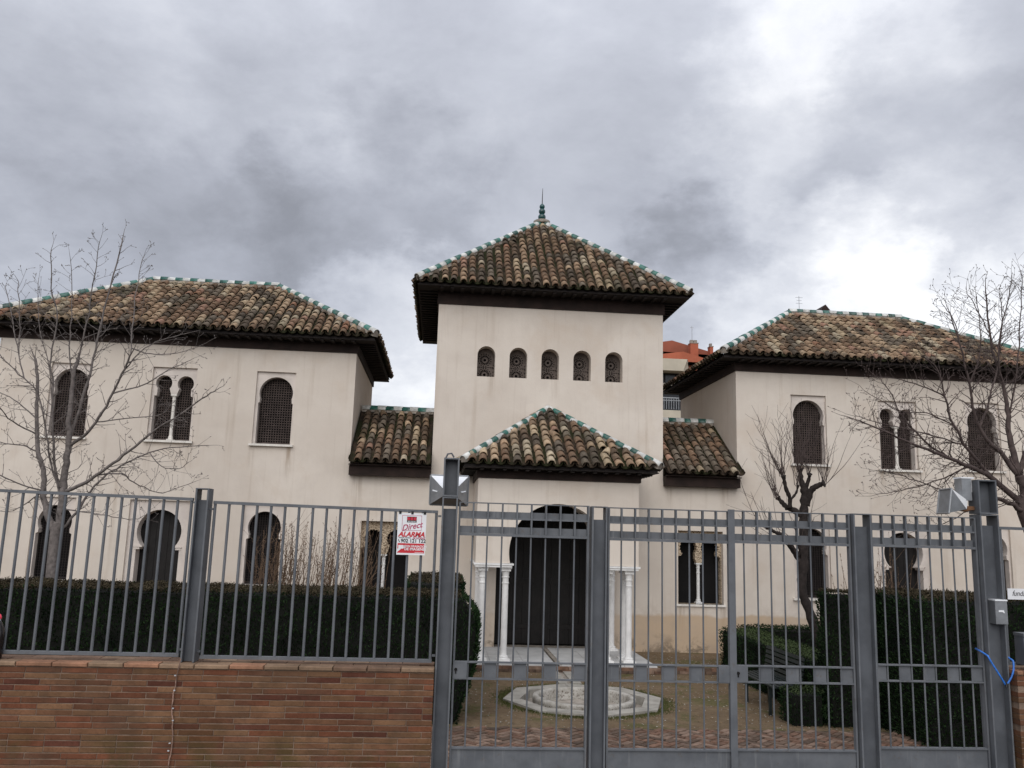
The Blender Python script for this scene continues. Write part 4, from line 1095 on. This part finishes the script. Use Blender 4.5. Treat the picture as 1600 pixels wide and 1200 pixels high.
mb = MB(); mb.lathe([(.70, -.13), (.74, -.10), (.775, -.03), (.785, .03), (.780, .060), (.765, .076), (.705, .078), (.690, .066), (.682, .03), (.676, -.115), (.66, -.13), (.3, -.135), (.0, -.135)], 56, (fc[0], fc[1]-.06, 0)); mb.build('basin', BASIN, ft, smooth=True)
mb = MB(); mb.lathe([(.655, -.128), (.64, -.112), (.4, -.105), (.0, -.108)], 40, (fc[0], fc[1]-.06, 0)); mb.build('debris', simple('wet dead leaves', (.050, .034, .022), .9, .5, 24, bmp=.6), ft)
mb = MB(); mb.lathe([(.05, -.12), (.045, -.07), (.02, -.06), (.0, -.06)], 12, (fc[0], fc[1]-.06, 0)); mb.build('spout', BASIN, ft)
ch = thing('water_channel', 'narrow stone water channel running from the porch to the fountain', 'channel', (2.30, 15.3, 0))
for i in range(3):
    for s_ in (-1, 1):
        y0 = 14.66+i*.43; mb = MB(); xa, xb = sorted((2.30+s_*.045, 2.30+s_*.19)); mb.box(xa, xb, y0, y0+.42, -.03, .030+random.uniform(-.002, .002)); mb.build('edge_slab', STONE, ch)
mb = MB(); mb.box(2.256, 2.344, 14.64, 15.91, -.03, .008); mb.build('channel_bed', MORTAR, ch)
mb = MB(); mb.box(2.255, 2.262, 15.93, 18.2, .1305, .138); mb.box(2.335, 2.342, 15.93, 18.2, .1305, .138); mb.box(2.264, 2.333, 15.93, 18.2, .1302, .1315); mb.build('groove', MORTAR, ch)

pv = MB(); pv.box(-.6, 7.5, 8.9, 11.50, -.08, .003); pav = tag(pv.build('brick_paving', simple('dark paving joint', (.060, .048, .032), .95, .3, 9)), kind='structure')
bl, bw = .205, .100; PM = []
for c in PAVE:
    mb = MB(); x, y = bl/2-.007, bw/2-.007
    mb.add([(-x, -y, 0), (x, -y, 0), (x, y, 0), (-x, y, 0), (-x+.006, -y+.006, .026), (x-.006, -y+.006, .026), (x-.006, y-.006, .026), (-x+.006, y-.006, .026)], [(0, 1, 5, 4), (1, 2, 6, 5), (2, 3, 7, 6), (3, 0, 4, 7), (4, 5, 6, 7)])
    PM.append(mb.mesh('paving_brick', c))
cand = []
ca, sa = math.cos(R(45)), math.sin(R(45))
for i in range(-90, 90):
    for j in range(-60, 60):
        # herringbone: pairs stepped along the diagonal
        gx = i*bw+0; 
        ox = (i*bw)+(j*2*bl if False else 0)
for a in range(-80, 80):
    for b in range(-40, 40):
        for kind in (0, 1):
            ux = a*bw+b*2*bw*2*0; 
            # cell origin on the herringbone lattice (period 2*bw along one step, staggered)
            x = a*bw+b*(bl+0)*1.0; y = a*bw-b*bl
            if kind == 0: cx, cy, ang = x+bl/2, y+bw/2, 0
            else: cx, cy, ang = x+bl+bw/2-bw+bw/2*0+bw*0, y+bw+bl/2-bw*0, 90
            if kind == 1: cx, cy = x+bw/2, y+bw+bl/2
            X = 3.2+ca*cx-sa*cy; Y_ = 10.4+sa*cx+ca*cy
            if -.3 < X < 7.2 and 9.1 < Y_ < 11.42: cand.append((Y_, X, ang+45))
vis = [c for c in cand if .2 < c[1] < 6.3 and c[0] > 10.35]
rest = [c for c in cand if c not in set(vis)]
vis.sort(); rest += vis[300:]; vis = vis[:300]
for Y_, X, ang in vis:
    link('paving_brick', random.choice(PM), pav, M=Matrix.Translation((X, Y_, .006+random.uniform(-.004, .004))) @ Matrix.Rotation(R(ang+random.gauss(0, 1.5)), 4, 'Z') @ Matrix.Rotation(random.gauss(0, .012), 4, 'X'))
ms = MB()
for Y_, X, ang in rest:
    M = Matrix.Translation((X, Y_, .006)) @ Matrix.Rotation(R(ang), 4, 'Z'); q = random.randrange(3)
    ms.add([M @ v.co for v in PM[q].vertices], [tuple(p.vertices) for p in PM[q].polygons], q)
if ms.f: ms.build('paving_bricks', PAVE, pav, kind='stuff')

# ------------------------------------------------------------------ hedges
def hedge(label, x0, x1, y0, y1, zt, seed, dens=2200, top=HEDGET, bulge=0.0, group='clipped hedges in the garden', bulge_l=0.0, side=HEDGE):
    rg = np.random.default_rng(seed)
    t = thing('hedge', label, 'hedge', ((x0+x1)/2, (y0+y1)/2, 0), group)
    def prof(z, amt):        # sides swell above the middle and round off at the top
        q = np.clip(z/zt, 0, 1); return amt*(np.sin(np.clip(q*1.25, 0, 1.25)*1.9)**1.0*.9-.15*(1-q))-.35*amt*np.clip((q-.82)/.18, 0, 1)**2*2
    mb = MB(); e = .035
    nz = 7; rings = []
    for i in range(nz+1):
        z = (zt-.05)*i/nz; b = float(prof(np.array(z), bulge)); bl_ = float(prof(np.array(z), bulge_l)); rings.append([(x0+e-bl_, y0+e, z), (x1-e+b, y0+e, z), (x1-e+b, y1-e, z), (x0+e-bl_, y1-e, z)])
    vs = [v for rr in rings for v in rr]; fs = []
    for i in range(nz):
        for k in range(4): fs.append((i*4+k, i*4+(k+1) % 4, i*4+4+(k+1) % 4, i*4+4+k))
    fs.append((nz*4, nz*4+1, nz*4+2, nz*4+3)); mb.add(vs, fs); mb.build('stems', CORE, t)
    P, Nn, MI = [], [], []
    def wob(a, b, s): return .5*(.03*np.sin(a*3.1+s)*np.sin(b*2.3+s*2)+.022*np.sin(a*7.3+b*5.1+s*3))
    for face, area in (('F', (x1-x0)*zt), ('B', (x1-x0)*zt*.35), ('L', (y1-y0)*zt), ('R', (y1-y0)*zt), ('T', (x1-x0)*(y1-y0))):
        n = int(area*dens*(1.6 if face == 'T' else 1)); a = rg.random(n); b = rg.random(n)
        if face in 'FB':
            z = b*zt; x = x0+(x1-x0)*a; x = np.where(a > .5, x+(a-.5)*2*prof(z, bulge), x-(.5-a)*2*prof(z, bulge_l))
            y = np.full(n, y0 if face == 'F' else y1)+wob(x, z, seed)*(1 if face == 'F' else -1)+.06*np.clip((z/zt-.9)/.1, 0, 1)**2*(1 if face == 'F' else -1)
            nn = np.tile((0, -1 if face == 'F' else 1, .25), (n, 1))
        elif face in 'LR':
            z = b*zt; y = y0+(y1-y0)*a; x = (x0-prof(z, bulge_l) if face == 'L' else x1+prof(z, bulge))+wob(y, z, seed+1)
            nn = np.tile((-1 if face == 'L' else 1, 0, .25), (n, 1))
        else:
            y = y0+(y1-y0)*b; bt = float(prof(np.array(zt), bulge)); btl = float(prof(np.array(zt), bulge_l)); x = x0-btl+(x1+bt-x0+btl)*a; z = zt+wob(x, y, seed+2)*.7
            nn = np.tile((0, 0, 1.0), (n, 1))
        P.append(np.stack([x, y, z], 1)); Nn.append(nn); MI.append(np.full(n, 1 if face == 'T' else 0))
    P = np.concatenate(P); Nn = np.concatenate(Nn).astype(float); MI = np.concatenate(MI); n = len(P)
    P += rg.normal(0, .014, P.shape)
    D = Nn*.9+rg.normal(0, .55, (n, 3)); D[:, 2] = np.where(MI == 0, D[:, 2]+.8, D[:, 2]*.45-.15); D /= np.linalg.norm(D, axis=1)[:, None]
    Q_ = rg.normal(0, 1, (n, 3)); Q_[:, 2] += np.where(MI == 1, 2.2, 0); S_ = np.cross(D, Q_); S_ /= np.linalg.norm(S_, axis=1)[:, None]
    ln = rg.uniform(.022, .046, n)[:, None]; ln = np.where((MI == 1)[:, None], ln*.75, ln)*np.where(rg.random(n) < .02, 2.0, 1.0)[:, None]; wd = rg.uniform(.006, .011, n)[:, None]
    V = np.stack([P-D*ln*.3, P+D*ln*.35+S_*wd, P+D*ln, P+D*ln*.35-S_*wd], 1).reshape(-1, 3)
    F = np.arange(4*n).reshape(-1, 4)
    tag(link('foliage', fastmesh('foliage', V, F, [side, top], MI), t), kind='stuff')
    return t
hedge('long tall dark hedge behind the left railing, its rounded end bulging beside the porch', -10.5, .36, 11.62, 12.9, 1.615, 1, 2300, bulge=.26)
hedge('square cut hedge returning towards the palace behind the end of the long left hedge', -.42, .40, 12.96, 15.4, 1.72, 2, 1500)
hedge('tall dark hedge block beside the double gate, left of the lower right hand hedge', 5.43, 6.20, 11.72, 12.10, 1.80, 3, 2300)
hedge('long tall dark hedge behind the right gate leaf and right railing', 6.16, 14.0, 10.55, 12.2, 1.81, 4, 2200)
hedge('knee high dark hedge block nearest the gate, in front of the slatted bench', 4.90, 5.37, 11.76, 12.2, .44, 5, 1500, top=HEDGEL)
hedge('low hedge with a pale green clipped top running behind the slatted bench', 5.42, 6.05, 12.13, 16.3, .80, 6, 1700, top=HEDGEL)

hedge('low hedge along the foot of the right wing behind the pollarded tree', 6.08, 8.3, 16.5, 17.2, .78, 8, 1500, top=HEDGE)

bn = thing('bench', 'dark green slatted bench standing sideways between the low hedges', 'bench', (5.12, 12.93, 0))
for i in range(6):
    mb = MB(); a = R(14); z = .47+i*.068; x = 5.235+(z-.45)*math.tan(a)*.6; mb.obox((x, 12.93, z), (math.cos(R(75)), 0, math.sin(R(75))), (0, 1, 0), (-math.sin(R(75)), 0, math.cos(R(75))), .024, .70, .010); mb.build('slat', BENCH, bn)
for i in range(6):
    mb = MB(); x = 4.82+i*.072; mb.box(x, x+.05, 12.23, 13.63, .410+.004*i, .430+.004*i); mb.build('slat', BENCH, bn)
for y in (12.45, 13.4):
    mb = MB(); mb.box(4.83, 5.24, y-.02, y+.02, .37, .408); mb.box(4.84, 4.88, y-.02, y+.02, 0, .37); mb.box(5.20, 5.24, y-.02, y+.02, 0, .37); mb.bar((5.245, y, .40), (5.335, y, .84), .03, .04, (0, 1, 0)); mb.build('leg', BENCH, bn)

# ------------------------------------------------------------------ bare trees
LEFT_TREE=[
(0.075,0.028,[(-5.957,14.0,2.237),(-5.908,14.0,2.436),(-5.91,14.0,2.833),(-5.926,14.0,3.053),(-5.914,14.0,3.457),(-5.924,14.0,3.804),(-5.954,14.0,4.152),(-5.965,14.0,4.598),(-5.926,14.0,5.041)]),
(0.055,0.02,[(-5.957,14.0,2.237),(-6.138,14.062,2.569),(-6.255,14.125,2.827),(-6.323,14.188,3.172),(-6.454,14.25,3.459),(-6.565,14.312,3.813),(-6.644,14.375,4.322),(-6.728,14.438,4.789),(-6.824,14.5,5.099)]),
(0.03,0.014,[(-5.909,14.0,3.59),(-5.627,13.88,3.772),(-5.388,13.76,4.061),(-5.187,13.64,4.419),(-5.001,13.52,4.814),(-4.895,13.4,5.029)]),
(0.028,0.01,[(-5.901,14.0,3.692),(-5.852,14.083,4.084),(-5.782,14.167,4.687),(-5.779,14.25,5.098),(-5.75,14.333,5.771),(-5.68,14.417,6.578),(-5.635,14.5,7.281)]),
(0.032,0.008,[(-5.889,14.0,2.904),(-5.554,13.9,3.041),(-5.185,13.8,3.297),(-4.847,13.7,3.562),(-4.487,13.6,3.876),(-4.073,13.5,4.132),(-3.739,13.4,4.393),(-3.53,13.3,4.507)]),
(0.026,0.006,[(-5.903,14.0,2.268),(-5.683,14.086,2.583),(-5.54,14.171,2.933),(-5.344,14.257,3.211),(-5.114,14.343,3.401),(-4.786,14.429,3.598),(-4.473,14.514,3.703),(-3.908,14.6,3.765)]),
(0.014,0.005,[(-5.338,14.0,3.124),(-5.05,14.225,3.188),(-4.879,14.45,3.03),(-4.594,14.675,2.945),(-4.177,14.9,3.162)]),
(0.014,0.005,[(-5.332,14.0,4.448),(-4.774,13.833,4.622),(-4.386,13.667,4.838),(-4.017,13.5,4.999)]),
(0.012,0.005,[(-5.508,14.0,4.057),(-4.96,13.7,4.091),(-4.417,13.4,4.104),(-4.157,13.1,4.153)]),
(0.012,0.004,[(-5.829,14.0,2.637),(-5.437,13.9,2.597),(-5.104,13.8,2.547),(-4.661,13.7,2.501),(-4.466,13.6,2.603)]),
(0.016,0.005,[(-6.212,14.0,2.933),(-6.472,13.833,3.006),(-6.73,13.667,3.125),(-6.945,13.5,3.261)]),
(0.014,0.005,[(-6.393,14.0,3.551),(-6.674,14.1,3.642),(-7.058,14.2,3.668),(-7.528,14.3,3.867)]),
(0.014,0.005,[(-6.438,14.0,3.845),(-6.744,13.8,4.011),(-6.828,13.6,4.151),(-7.005,13.4,4.471)]),
(0.013,0.005,[(-6.457,14.0,4.08),(-6.884,14.233,4.355),(-7.297,14.467,4.522),(-7.648,14.7,4.772)]),
(0.024,0.007,[(-6.095,14.0,2.927),(-6.192,13.957,3.162),(-6.273,13.914,3.841),(-6.311,13.871,4.561),(-6.352,13.829,4.986),(-6.269,13.786,5.608),(-6.38,13.743,6.12),(-6.415,13.7,6.747)]),
(0.02,0.006,[(-5.933,14.0,2.783),(-6.144,13.9,3.38),(-6.195,13.8,3.771),(-6.366,13.7,4.438),(-6.629,13.6,4.693),(-6.88,13.5,4.946),(-7.049,13.4,5.169)]),
(0.012,0.005,[(-6.524,14.0,4.719),(-6.794,14.067,5.225),(-7.041,14.133,5.763),(-7.302,14.2,6.224)]),
(0.012,0.005,[(-6.589,14.0,5.01),(-6.677,13.933,5.413),(-6.807,13.867,5.919),(-6.914,13.8,6.236)]),
(0.015,0.005,[(-5.965,14.0,4.598),(-6.132,14.1,5.264),(-6.209,14.2,5.932),(-6.368,14.3,6.783)]),
(0.016,0.005,[(-5.926,14.0,5.041),(-5.807,13.9,5.767),(-5.737,13.8,6.387),(-5.678,13.7,6.931)]),
(0.012,0.005,[(-5.114,14.0,5.142),(-5.157,14.067,5.735),(-5.177,14.133,6.409),(-5.142,14.2,6.877)]),
(0.012,0.005,[(-5.179,14.0,4.896),(-4.877,13.9,5.228),(-4.509,13.8,5.383),(-4.206,13.7,5.46)]),
(0.012,0.004,[(-5.114,14.0,5.142),(-4.773,13.933,5.081),(-4.355,13.867,5.14),(-3.949,13.8,5.315)]),
(0.012,0.004,[(-6.146,14.0,4.196),(-6.358,14.133,4.835),(-6.721,14.267,5.705),(-6.886,14.4,6.416)]),
(0.01,0.004,[(-4.849,14.0,3.63),(-4.522,13.833,3.374),(-4.124,13.667,3.326),(-3.889,13.5,3.401)]),
(0.012,0.004,[(-6.167,14.0,2.875),(-6.527,14.167,2.669),(-6.836,14.333,2.562),(-7.169,14.5,2.606)]),
]
RIGHT_TREE=[
(0.11,0.07,[(9.683,13.5,3.064),(9.744,13.5,3.277),(9.715,13.5,3.488),(9.64,13.5,3.678)]),
(0.055,0.008,[(9.757,13.5,3.151),(9.316,13.414,3.45),(8.961,13.329,3.664),(8.506,13.243,3.8),(8.079,13.157,3.934),(7.602,13.071,4.064),(7.029,12.986,4.27),(6.513,12.9,4.414)]),
(0.06,0.01,[(9.64,13.5,3.678),(9.577,13.55,4.186),(9.591,13.6,4.684),(9.6,13.65,5.113),(9.502,13.7,5.703),(9.459,13.75,6.284),(9.478,13.8,6.939)]),
(0.045,0.008,[(9.637,13.5,3.646),(9.293,13.45,4.036),(9.026,13.4,4.236),(8.821,13.35,4.673),(8.741,13.3,5.15),(8.582,13.25,5.789),(8.415,13.2,6.321)]),
(0.03,0.007,[(9.227,13.5,3.738),(8.742,13.4,4.171),(8.446,13.3,4.544),(8.242,13.2,4.95),(8.073,13.1,5.354),(7.749,13.0,5.534)]),
(0.05,0.012,[(9.715,13.5,2.907),(9.373,13.375,3.083),(8.986,13.25,3.192),(8.664,13.125,3.209),(8.287,13.0,3.294)]),
(0.026,0.006,[(8.821,13.5,3.543),(8.658,13.55,3.647),(8.234,13.6,3.903),(7.89,13.65,4.272),(7.709,13.7,4.598),(7.553,13.75,5.04),(7.42,13.8,5.288)]),
(0.014,0.005,[(8.91,13.5,3.197),(8.189,13.4,3.306),(7.647,13.3,3.46),(7.294,13.2,3.577),(7.007,13.1,3.632)]),
(0.014,0.005,[(8.672,13.5,3.825),(8.157,13.6,3.547),(7.647,13.7,3.375),(7.329,13.8,3.294)]),
(0.014,0.005,[(8.52,13.5,4.087),(7.802,13.4,4.263),(7.061,13.3,4.414),(6.667,13.2,4.512)]),
(0.018,0.006,[(9.536,13.5,4.559),(9.8,13.567,5.466),(9.977,13.633,6.397),(10.112,13.7,7.239)]),
(0.016,0.006,[(9.494,13.5,5.084),(9.391,13.433,5.868),(9.575,13.367,6.65),(9.61,13.3,6.974)]),
(0.012,0.005,[(9.302,13.5,6.103),(9.178,13.65,6.591),(9.12,13.8,6.92)]),
(0.012,0.005,[(8.744,13.5,5.851),(8.593,13.4,6.269),(8.341,13.3,6.51)]),
(0.05,0.012,[(9.64,13.5,3.678),(9.879,13.55,4.252),(10.063,13.6,5.259),(10.208,13.65,6.183),(10.259,13.7,7.129)]),
(0.03,0.008,[(9.842,13.5,4.245),(10.442,13.667,5.287),(10.948,13.833,6.262),(11.203,14.0,7.029)]),
(0.03,0.008,[(9.764,13.5,3.384),(10.146,13.25,4.125),(10.475,13.0,4.961)]),
(0.02,0.006,[(9.0,13.5,4.538),(9.269,13.6,5.002),(9.561,13.7,5.706),(9.74,13.8,6.427),(9.808,13.9,6.926)]),
(0.014,0.005,[(8.873,13.5,5.19),(9.03,13.433,5.627),(9.03,13.367,6.283),(8.958,13.3,6.712)]),
(0.014,0.005,[(8.43,13.5,5.005),(7.901,13.3,5.113),(7.35,13.1,5.161),(6.809,12.9,5.122)]),
(0.012,0.005,[(8.573,13.5,4.575),(8.148,13.567,4.73),(7.735,13.633,4.722),(7.107,13.7,5.035)]),
(0.012,0.005,[(9.156,13.5,3.205),(8.762,13.633,3.038),(8.383,13.767,2.816),(8.005,13.9,2.699)]),
(0.012,0.005,[(9.307,13.5,4.063),(8.921,13.425,4.095),(8.321,13.35,4.172),(7.608,13.275,4.031),(7.178,13.2,3.852)]),
]
POLLARD=[
(0.09,0.07,[(6.697,15.2,1.24),(6.565,15.2,1.607),(6.615,15.2,2.083),(6.631,15.2,2.597),(6.642,15.2,2.978),(6.671,15.2,3.328),(6.658,15.2,3.503)]),
(0.05,0.035,[(6.695,15.2,3.119),(6.771,15.133,3.399),(6.889,15.067,3.493),(6.956,15.0,3.526)]),
(0.045,0.03,[(6.655,15.2,3.409),(6.623,15.25,3.646),(6.637,15.3,3.803)]),
(0.03,0.022,[(6.68,15.2,3.41),(6.737,15.15,3.609),(6.729,15.1,3.687)]),
(0.05,0.03,[(6.617,15.2,2.931),(6.466,15.237,3.031),(6.362,15.275,3.075),(6.283,15.312,3.167),(6.215,15.35,3.26)]),
(0.035,0.025,[(6.379,15.2,3.063),(6.363,15.15,3.246),(6.275,15.1,3.415),(6.212,15.05,3.643)]),
(0.04,0.025,[(6.568,15.2,2.081),(6.481,15.267,2.248),(6.393,15.333,2.405),(6.325,15.4,2.448)]),
(0.035,0.022,[(6.524,15.2,2.217),(6.244,15.167,2.552),(6.076,15.133,2.616),(5.887,15.1,2.713)]),
(0.02,0.015,[(6.408,15.2,3.226),(6.529,15.25,3.349),(6.591,15.3,3.494)]),
]
KNOBS=[((6.274,15.2,3.654),18),((6.594,15.2,3.795),18),((6.774,15.2,3.695),8),((7.049,15.2,3.54),15),((6.155,15.2,3.253),14),((6.243,15.2,2.448),6),((5.926,15.2,2.714),4),((6.548,15.2,3.488),8),((6.578,15.2,2.424),14)]

def smooth(pts, k=3):
    pts = [Vector(p) for p in pts]; out = []
    for i in range(len(pts)-1):
        p0 = pts[max(i-1, 0)]; p1 = pts[i]; p2 = pts[i+1]; p3 = pts[min(i+2, len(pts)-1)]
        for j in range(k):
            t = j/k; out.append(.5*((2*p1)+(p2-p0)*t+(2*p0-5*p1+4*p2-p3)*t*t+(-p0+3*p1-3*p2+p3)*t**3))
    out.append(pts[-1]); return out
def twig(mb, p, d, ln, rad, rg, depth, up, buds, kink=.18, mi=0):
    n = max(3, int(ln/.09)); pts = [p.copy()]; d = d.normalized(); q = p.copy(); st = ln/n
    kids = []
    for i in range(n):
        d = (d+Vector((rg.gauss(0, kink), rg.gauss(0, kink), rg.gauss(0, kink)*.7+up))).normalized()
        q = q+d*st; pts.append(q.copy())
        if depth > 0 and i > 0 and rg.random() < .50: kids.append((q.copy(), d.copy(), 1-i/n))
    rads = [max(.0022, rad*(1-.75*i/n)) for i in range(n+1)]
    mb.tube(pts, rads, 3 if rad < .006 else 4, mi, cap=False)
    if buds:
        t = pts[-1]; mb.tube([t, t+d*.016, t+d*.034], [.003, .0058, .001], 4, mi)
    for kp, kd, fr in kids:
        s = kd.cross(Vector((rg.gauss(0, 1), rg.gauss(0, 1), rg.gauss(0, 1)))).normalized()
        twig(mb, kp, (kd*.75+s*.8), ln*rg.uniform(.28, .62)*(.5+.6*fr), rad*.58, rg, depth-1, up, buds, kink, mi)
    return pts
def tree(name, label, base, limbs, seed, bark, twigm, density, up, tl, buds=True, trunkr=.085):
    rg = random.Random(seed); t = thing(name, label, 'tree', base)
    placed = []; tr = MB(); first = Vector(limbs[0][2][0])
    b = Vector(base); mid = (b+first)/2+Vector((.03, 0, 0))
    pp = smooth([b, mid, first]+[Vector(p) for p in limbs[0][2][1:2]], 3)[:-1]
    nb = len(pp); tr.tube(pp, [trunkr*1.35-(trunkr*1.35-limbs[0][0])*min(1, (i/nb)*1.6) if i < nb*.6 else limbs[0][0] for i in range(nb)], 10, cap=False)
    br = []; tw = MB()
    for li, (r0, r1, pts) in enumerate(limbs):
        pts = [Vector(p) for p in pts]
        if placed:
            q = min(placed, key=lambda a: ((a[0]-pts[0]).x**2+(a[0]-pts[0]).z**2)); dl = Vector((0, q[0].y-pts[0].y, 0))
            if ((q[0]-pts[0]).x**2+(q[0]-pts[0]).z**2) < .35: dl = q[0]-pts[0]
            n = len(pts); pts = [p+dl*(1-i/(n-1)) if i else p+dl for i, p in enumerate(pts)]
            pts = [p+(dl*0) for p in pts]
        sm = smooth(pts, 4); n = len(sm)
        sm = [p+Vector((rg.gauss(0, .006), rg.gauss(0, .01), rg.gauss(0, .006))) if 0 < i < n-1 else p for i, p in enumerate(sm)]
        rad = [r0+(r1-r0)*(i/(n-1))**.8 for i in range(n)]
        if r0 >= .024:
            mb = MB(); mb.tube(sm, rad, 8 if r0 > .04 else 6); mb.build('branch', bark, t, smooth=True)
        else: tw.tube(sm, rad, 5)
        placed += [(p, ) for p in sm]
        L = sum((sm[i+1]-sm[i]).length for i in range(n-1))
        k = int(L*density)
        for j in range(k):
            f = .12+.88*(j+rg.random())/k; i = min(n-2, int(f*(n-1))); p = sm[i].lerp(sm[i+1], f*(n-1)-i); dd = (sm[i+1]-sm[i]).normalized()
            if p.z < 1.9: continue
            s = dd.cross(Vector((rg.gauss(0, 1), rg.gauss(0, 1), rg.gauss(0, 1)))).normalized()
            twig(tw, p, dd*.55+s*.9+Vector((0, 0, .15)), tl*rg.uniform(.35, 1.0)*(1.1-.45*f), min(rad[i]*.55, .0085), rg, 2, up, buds)
        e = sm[-1]; twig(tw, e, (sm[-1]-sm[-2]), tl*.5, r1*.9, rg, 2, up, buds)
    tr.build('trunk', bark, t, smooth=True)
    tag(tw.build('twigs', twigm, t), kind='stuff')
    return t
tree('bare_tree', 'leafless pale barked tree forking in front of the left wing', (-5.95, 14.0, 0), LEFT_TREE, 21, BARK, BARK, 11.0, .06, .46, trunkr=.078)
tree('bare_tree', 'leafless brown tree with many fine twigs at the right edge', (10.75, 13.5, 0), RIGHT_TREE, 33, BARKR, BARKR, 14.0, .06, .68, trunkr=.15)
# pollarded tree
pt = thing('pollarded_tree', 'dark pollarded tree with knobbly head and long thin shoots before the right wing', 'tree', (6.95, 15.2, 0))
rg = random.Random(5); placed = []
for li, (r0, r1, pts) in enumerate(POLLARD):
    pts = [Vector(p) for p in pts]
    if li == 0: pts = [Vector((6.98, 15.2, 0)), Vector((6.88, 15.2, .6))]+pts
    sm = smooth(pts, 5); n = len(sm)
    rad = [(r0+(r1-r0)*i/(n-1))*(1+.16*math.sin(i*2.3+li)+rg.gauss(0, .06)) for i in range(n)]
    if li: rad = [q*1.2 for q in rad]; rad[-1] *= 1.6; rad[-2] *= 1.45
    mb = MB(); mb.tube(sm, rad, 9); mb.build('trunk' if li == 0 else 'branch', BARKD, pt, smooth=True)
wh = MB()
for (kx, ky, kz), cnt in KNOBS:
    for i in range(cnt):
        a = rg.uniform(0, 6.283); sp = rg.uniform(.08, .55)
        side = -.22 if kx < 6.4 else .10
        d = Vector((math.cos(a)*sp+side, math.sin(a)*sp*.8, rg.uniform(.55, 1.3) if kz > 2.9 else rg.uniform(-.1, 1.0)))
        ln = rg.choice((.5, .7, .9, 1.1, 1.35)) * rg.uniform(.7, 1.1)
        twig(wh, Vector((kx, ky, kz))+Vector((rg.gauss(0, .03), rg.gauss(0, .03), rg.gauss(0, .03))), d, ln, .0062, rg, 1 if rg.random() < .4 else 0, .055, False, .07)
tag(wh.build('shoots', BARKR, pt), kind='stuff')
# bare shrubs
def shrub(label, x0, x1, y, zt, n, seed, lean=.16):
    rg = random.Random(seed); t = thing('bare_shrub', label, 'shrub', ((x0+x1)/2, y, 0)); st = MB(); sh = MB()
    k = 7
    bases = [x0+(x1-x0)*(i+.5)/k+rg.gauss(0, .05) for i in range(k)]
    for bx in bases: 
        for j in range(3):
            st.tube([(bx, y, 0), (bx+rg.gauss(0, .06), y+rg.gauss(0, .05), .6), (bx+rg.gauss(0, .13), y+rg.gauss(0, .1), 1.28)], [.030, .022, .014], 6)
    for i in range(n):
        bx = rg.choice(bases)+rg.gauss(0, .14); z0 = rg.uniform(.9, 1.3); h = rg.uniform(.45, 1.0)*(zt-z0)
        d = Vector((rg.gauss(lean, .15), rg.gauss(0, .2), 1))
        pt_ = twig(sh, Vector((bx, y+rg.gauss(0, .12), z0)), d, h*1.1, .0075, rg, 1 if rg.random() < .35 else 0, .04, True, .035)
        for q in range(int(h*14)):
            f_ = rg.uniform(.3, 1); i_ = min(len(pt_)-2, int(f_*(len(pt_)-1))); b_ = pt_[i_].lerp(pt_[i_+1], rg.random()); v_ = Vector((rg.gauss(0, 1), rg.gauss(0, 1), .8)).normalized()
            sh.tube([b_, b_+v_*.014, b_+v_*.028], [.004, .006, .001], 4)
    st.build('stems', SHRUB, t); tag(sh.build('shoots', SHRUB, t), kind='stuff')
shrub('tan leafless shrub with upright budded shoots above the left hedge', -3.35, -1.35, 16.3, 2.45, 160, 3)
shrub('small leafless shrub showing above the right hedge beside the pollarded tree', 7.75, 8.7, 15.8, 2.35, 42, 4, -.05)

# dead leaves and grit on the soil
rg = np.random.default_rng(4); n = 5200
X = rg.uniform(-.2, 6.4, n); Y_ = rg.uniform(11.45, 17.9, n)
keep = (np.hypot(X-fc[0], Y_-fc[1]) > 1.3) & ~((X > .3) & (X < 4.2) & (Y_ > 15.8)); X, Y_ = X[keep], Y_[keep]; n = len(X)
ang = rg.uniform(0, 6.28, n); s = rg.uniform(.006, .020, n); zz = np.where(Y_ > 16.02, .095, .006)
V = np.zeros((n, 4, 3)); 
for k, (a, b) in enumerate(((-1, 0), (0, -.6), (1, 0), (0, .6))):
    V[:, k, 0] = X+s*(a*np.cos(ang)-b*np.sin(ang)); V[:, k, 1] = Y_+s*(a*np.sin(ang)+b*np.cos(ang)); V[:, k, 2] = zz+rg.uniform(0, .012, n)
LIT = [simple('dead leaf', (.20, .13, .07), .9, .3, 30, bmp=0), simple('pale grit', (.36, .33, .28), .9, .2, 30, bmp=0)]
tag(link('dead_leaves', fastmesh('dead_leaves', V.reshape(-1, 3), np.arange(4*n).reshape(-1, 4), LIT, (rg.random(n) < .35).astype(int))), 'scattered dead leaves and pale grit on the courtyard soil', 'leaf litter', kind='stuff')
# moss and short grass tufts round the fountain kerb
n = 9000; a = rg.uniform(0, 6.283, n); rr = 1.19+np.abs(rg.normal(0, .10, n)); X = fc[0]+rr*np.cos(a); Y_ = fc[1]+rr*np.sin(a)
V = np.zeros((n, 3, 3)); h = rg.uniform(.01, .032, n); q = rg.uniform(0, 6.28, n)
V[:, 0] = np.stack([X-.004*np.cos(q), Y_-.004*np.sin(q), np.zeros(n)], 1); V[:, 1] = np.stack([X+.004*np.cos(q), Y_+.004*np.sin(q), np.zeros(n)], 1); V[:, 2] = np.stack([X+rg.normal(0, .008, n), Y_+rg.normal(0, .008, n), h], 1)
GR = leafm('moss and grass', (.070, .085, .026), (.10, .105, .040))
tag(link('grass', fastmesh('grass', V.reshape(-1, 3), np.arange(3*n).reshape(-1, 3), [GR])), 'short mossy grass fringing the octagonal fountain kerb', 'grass', kind='stuff')
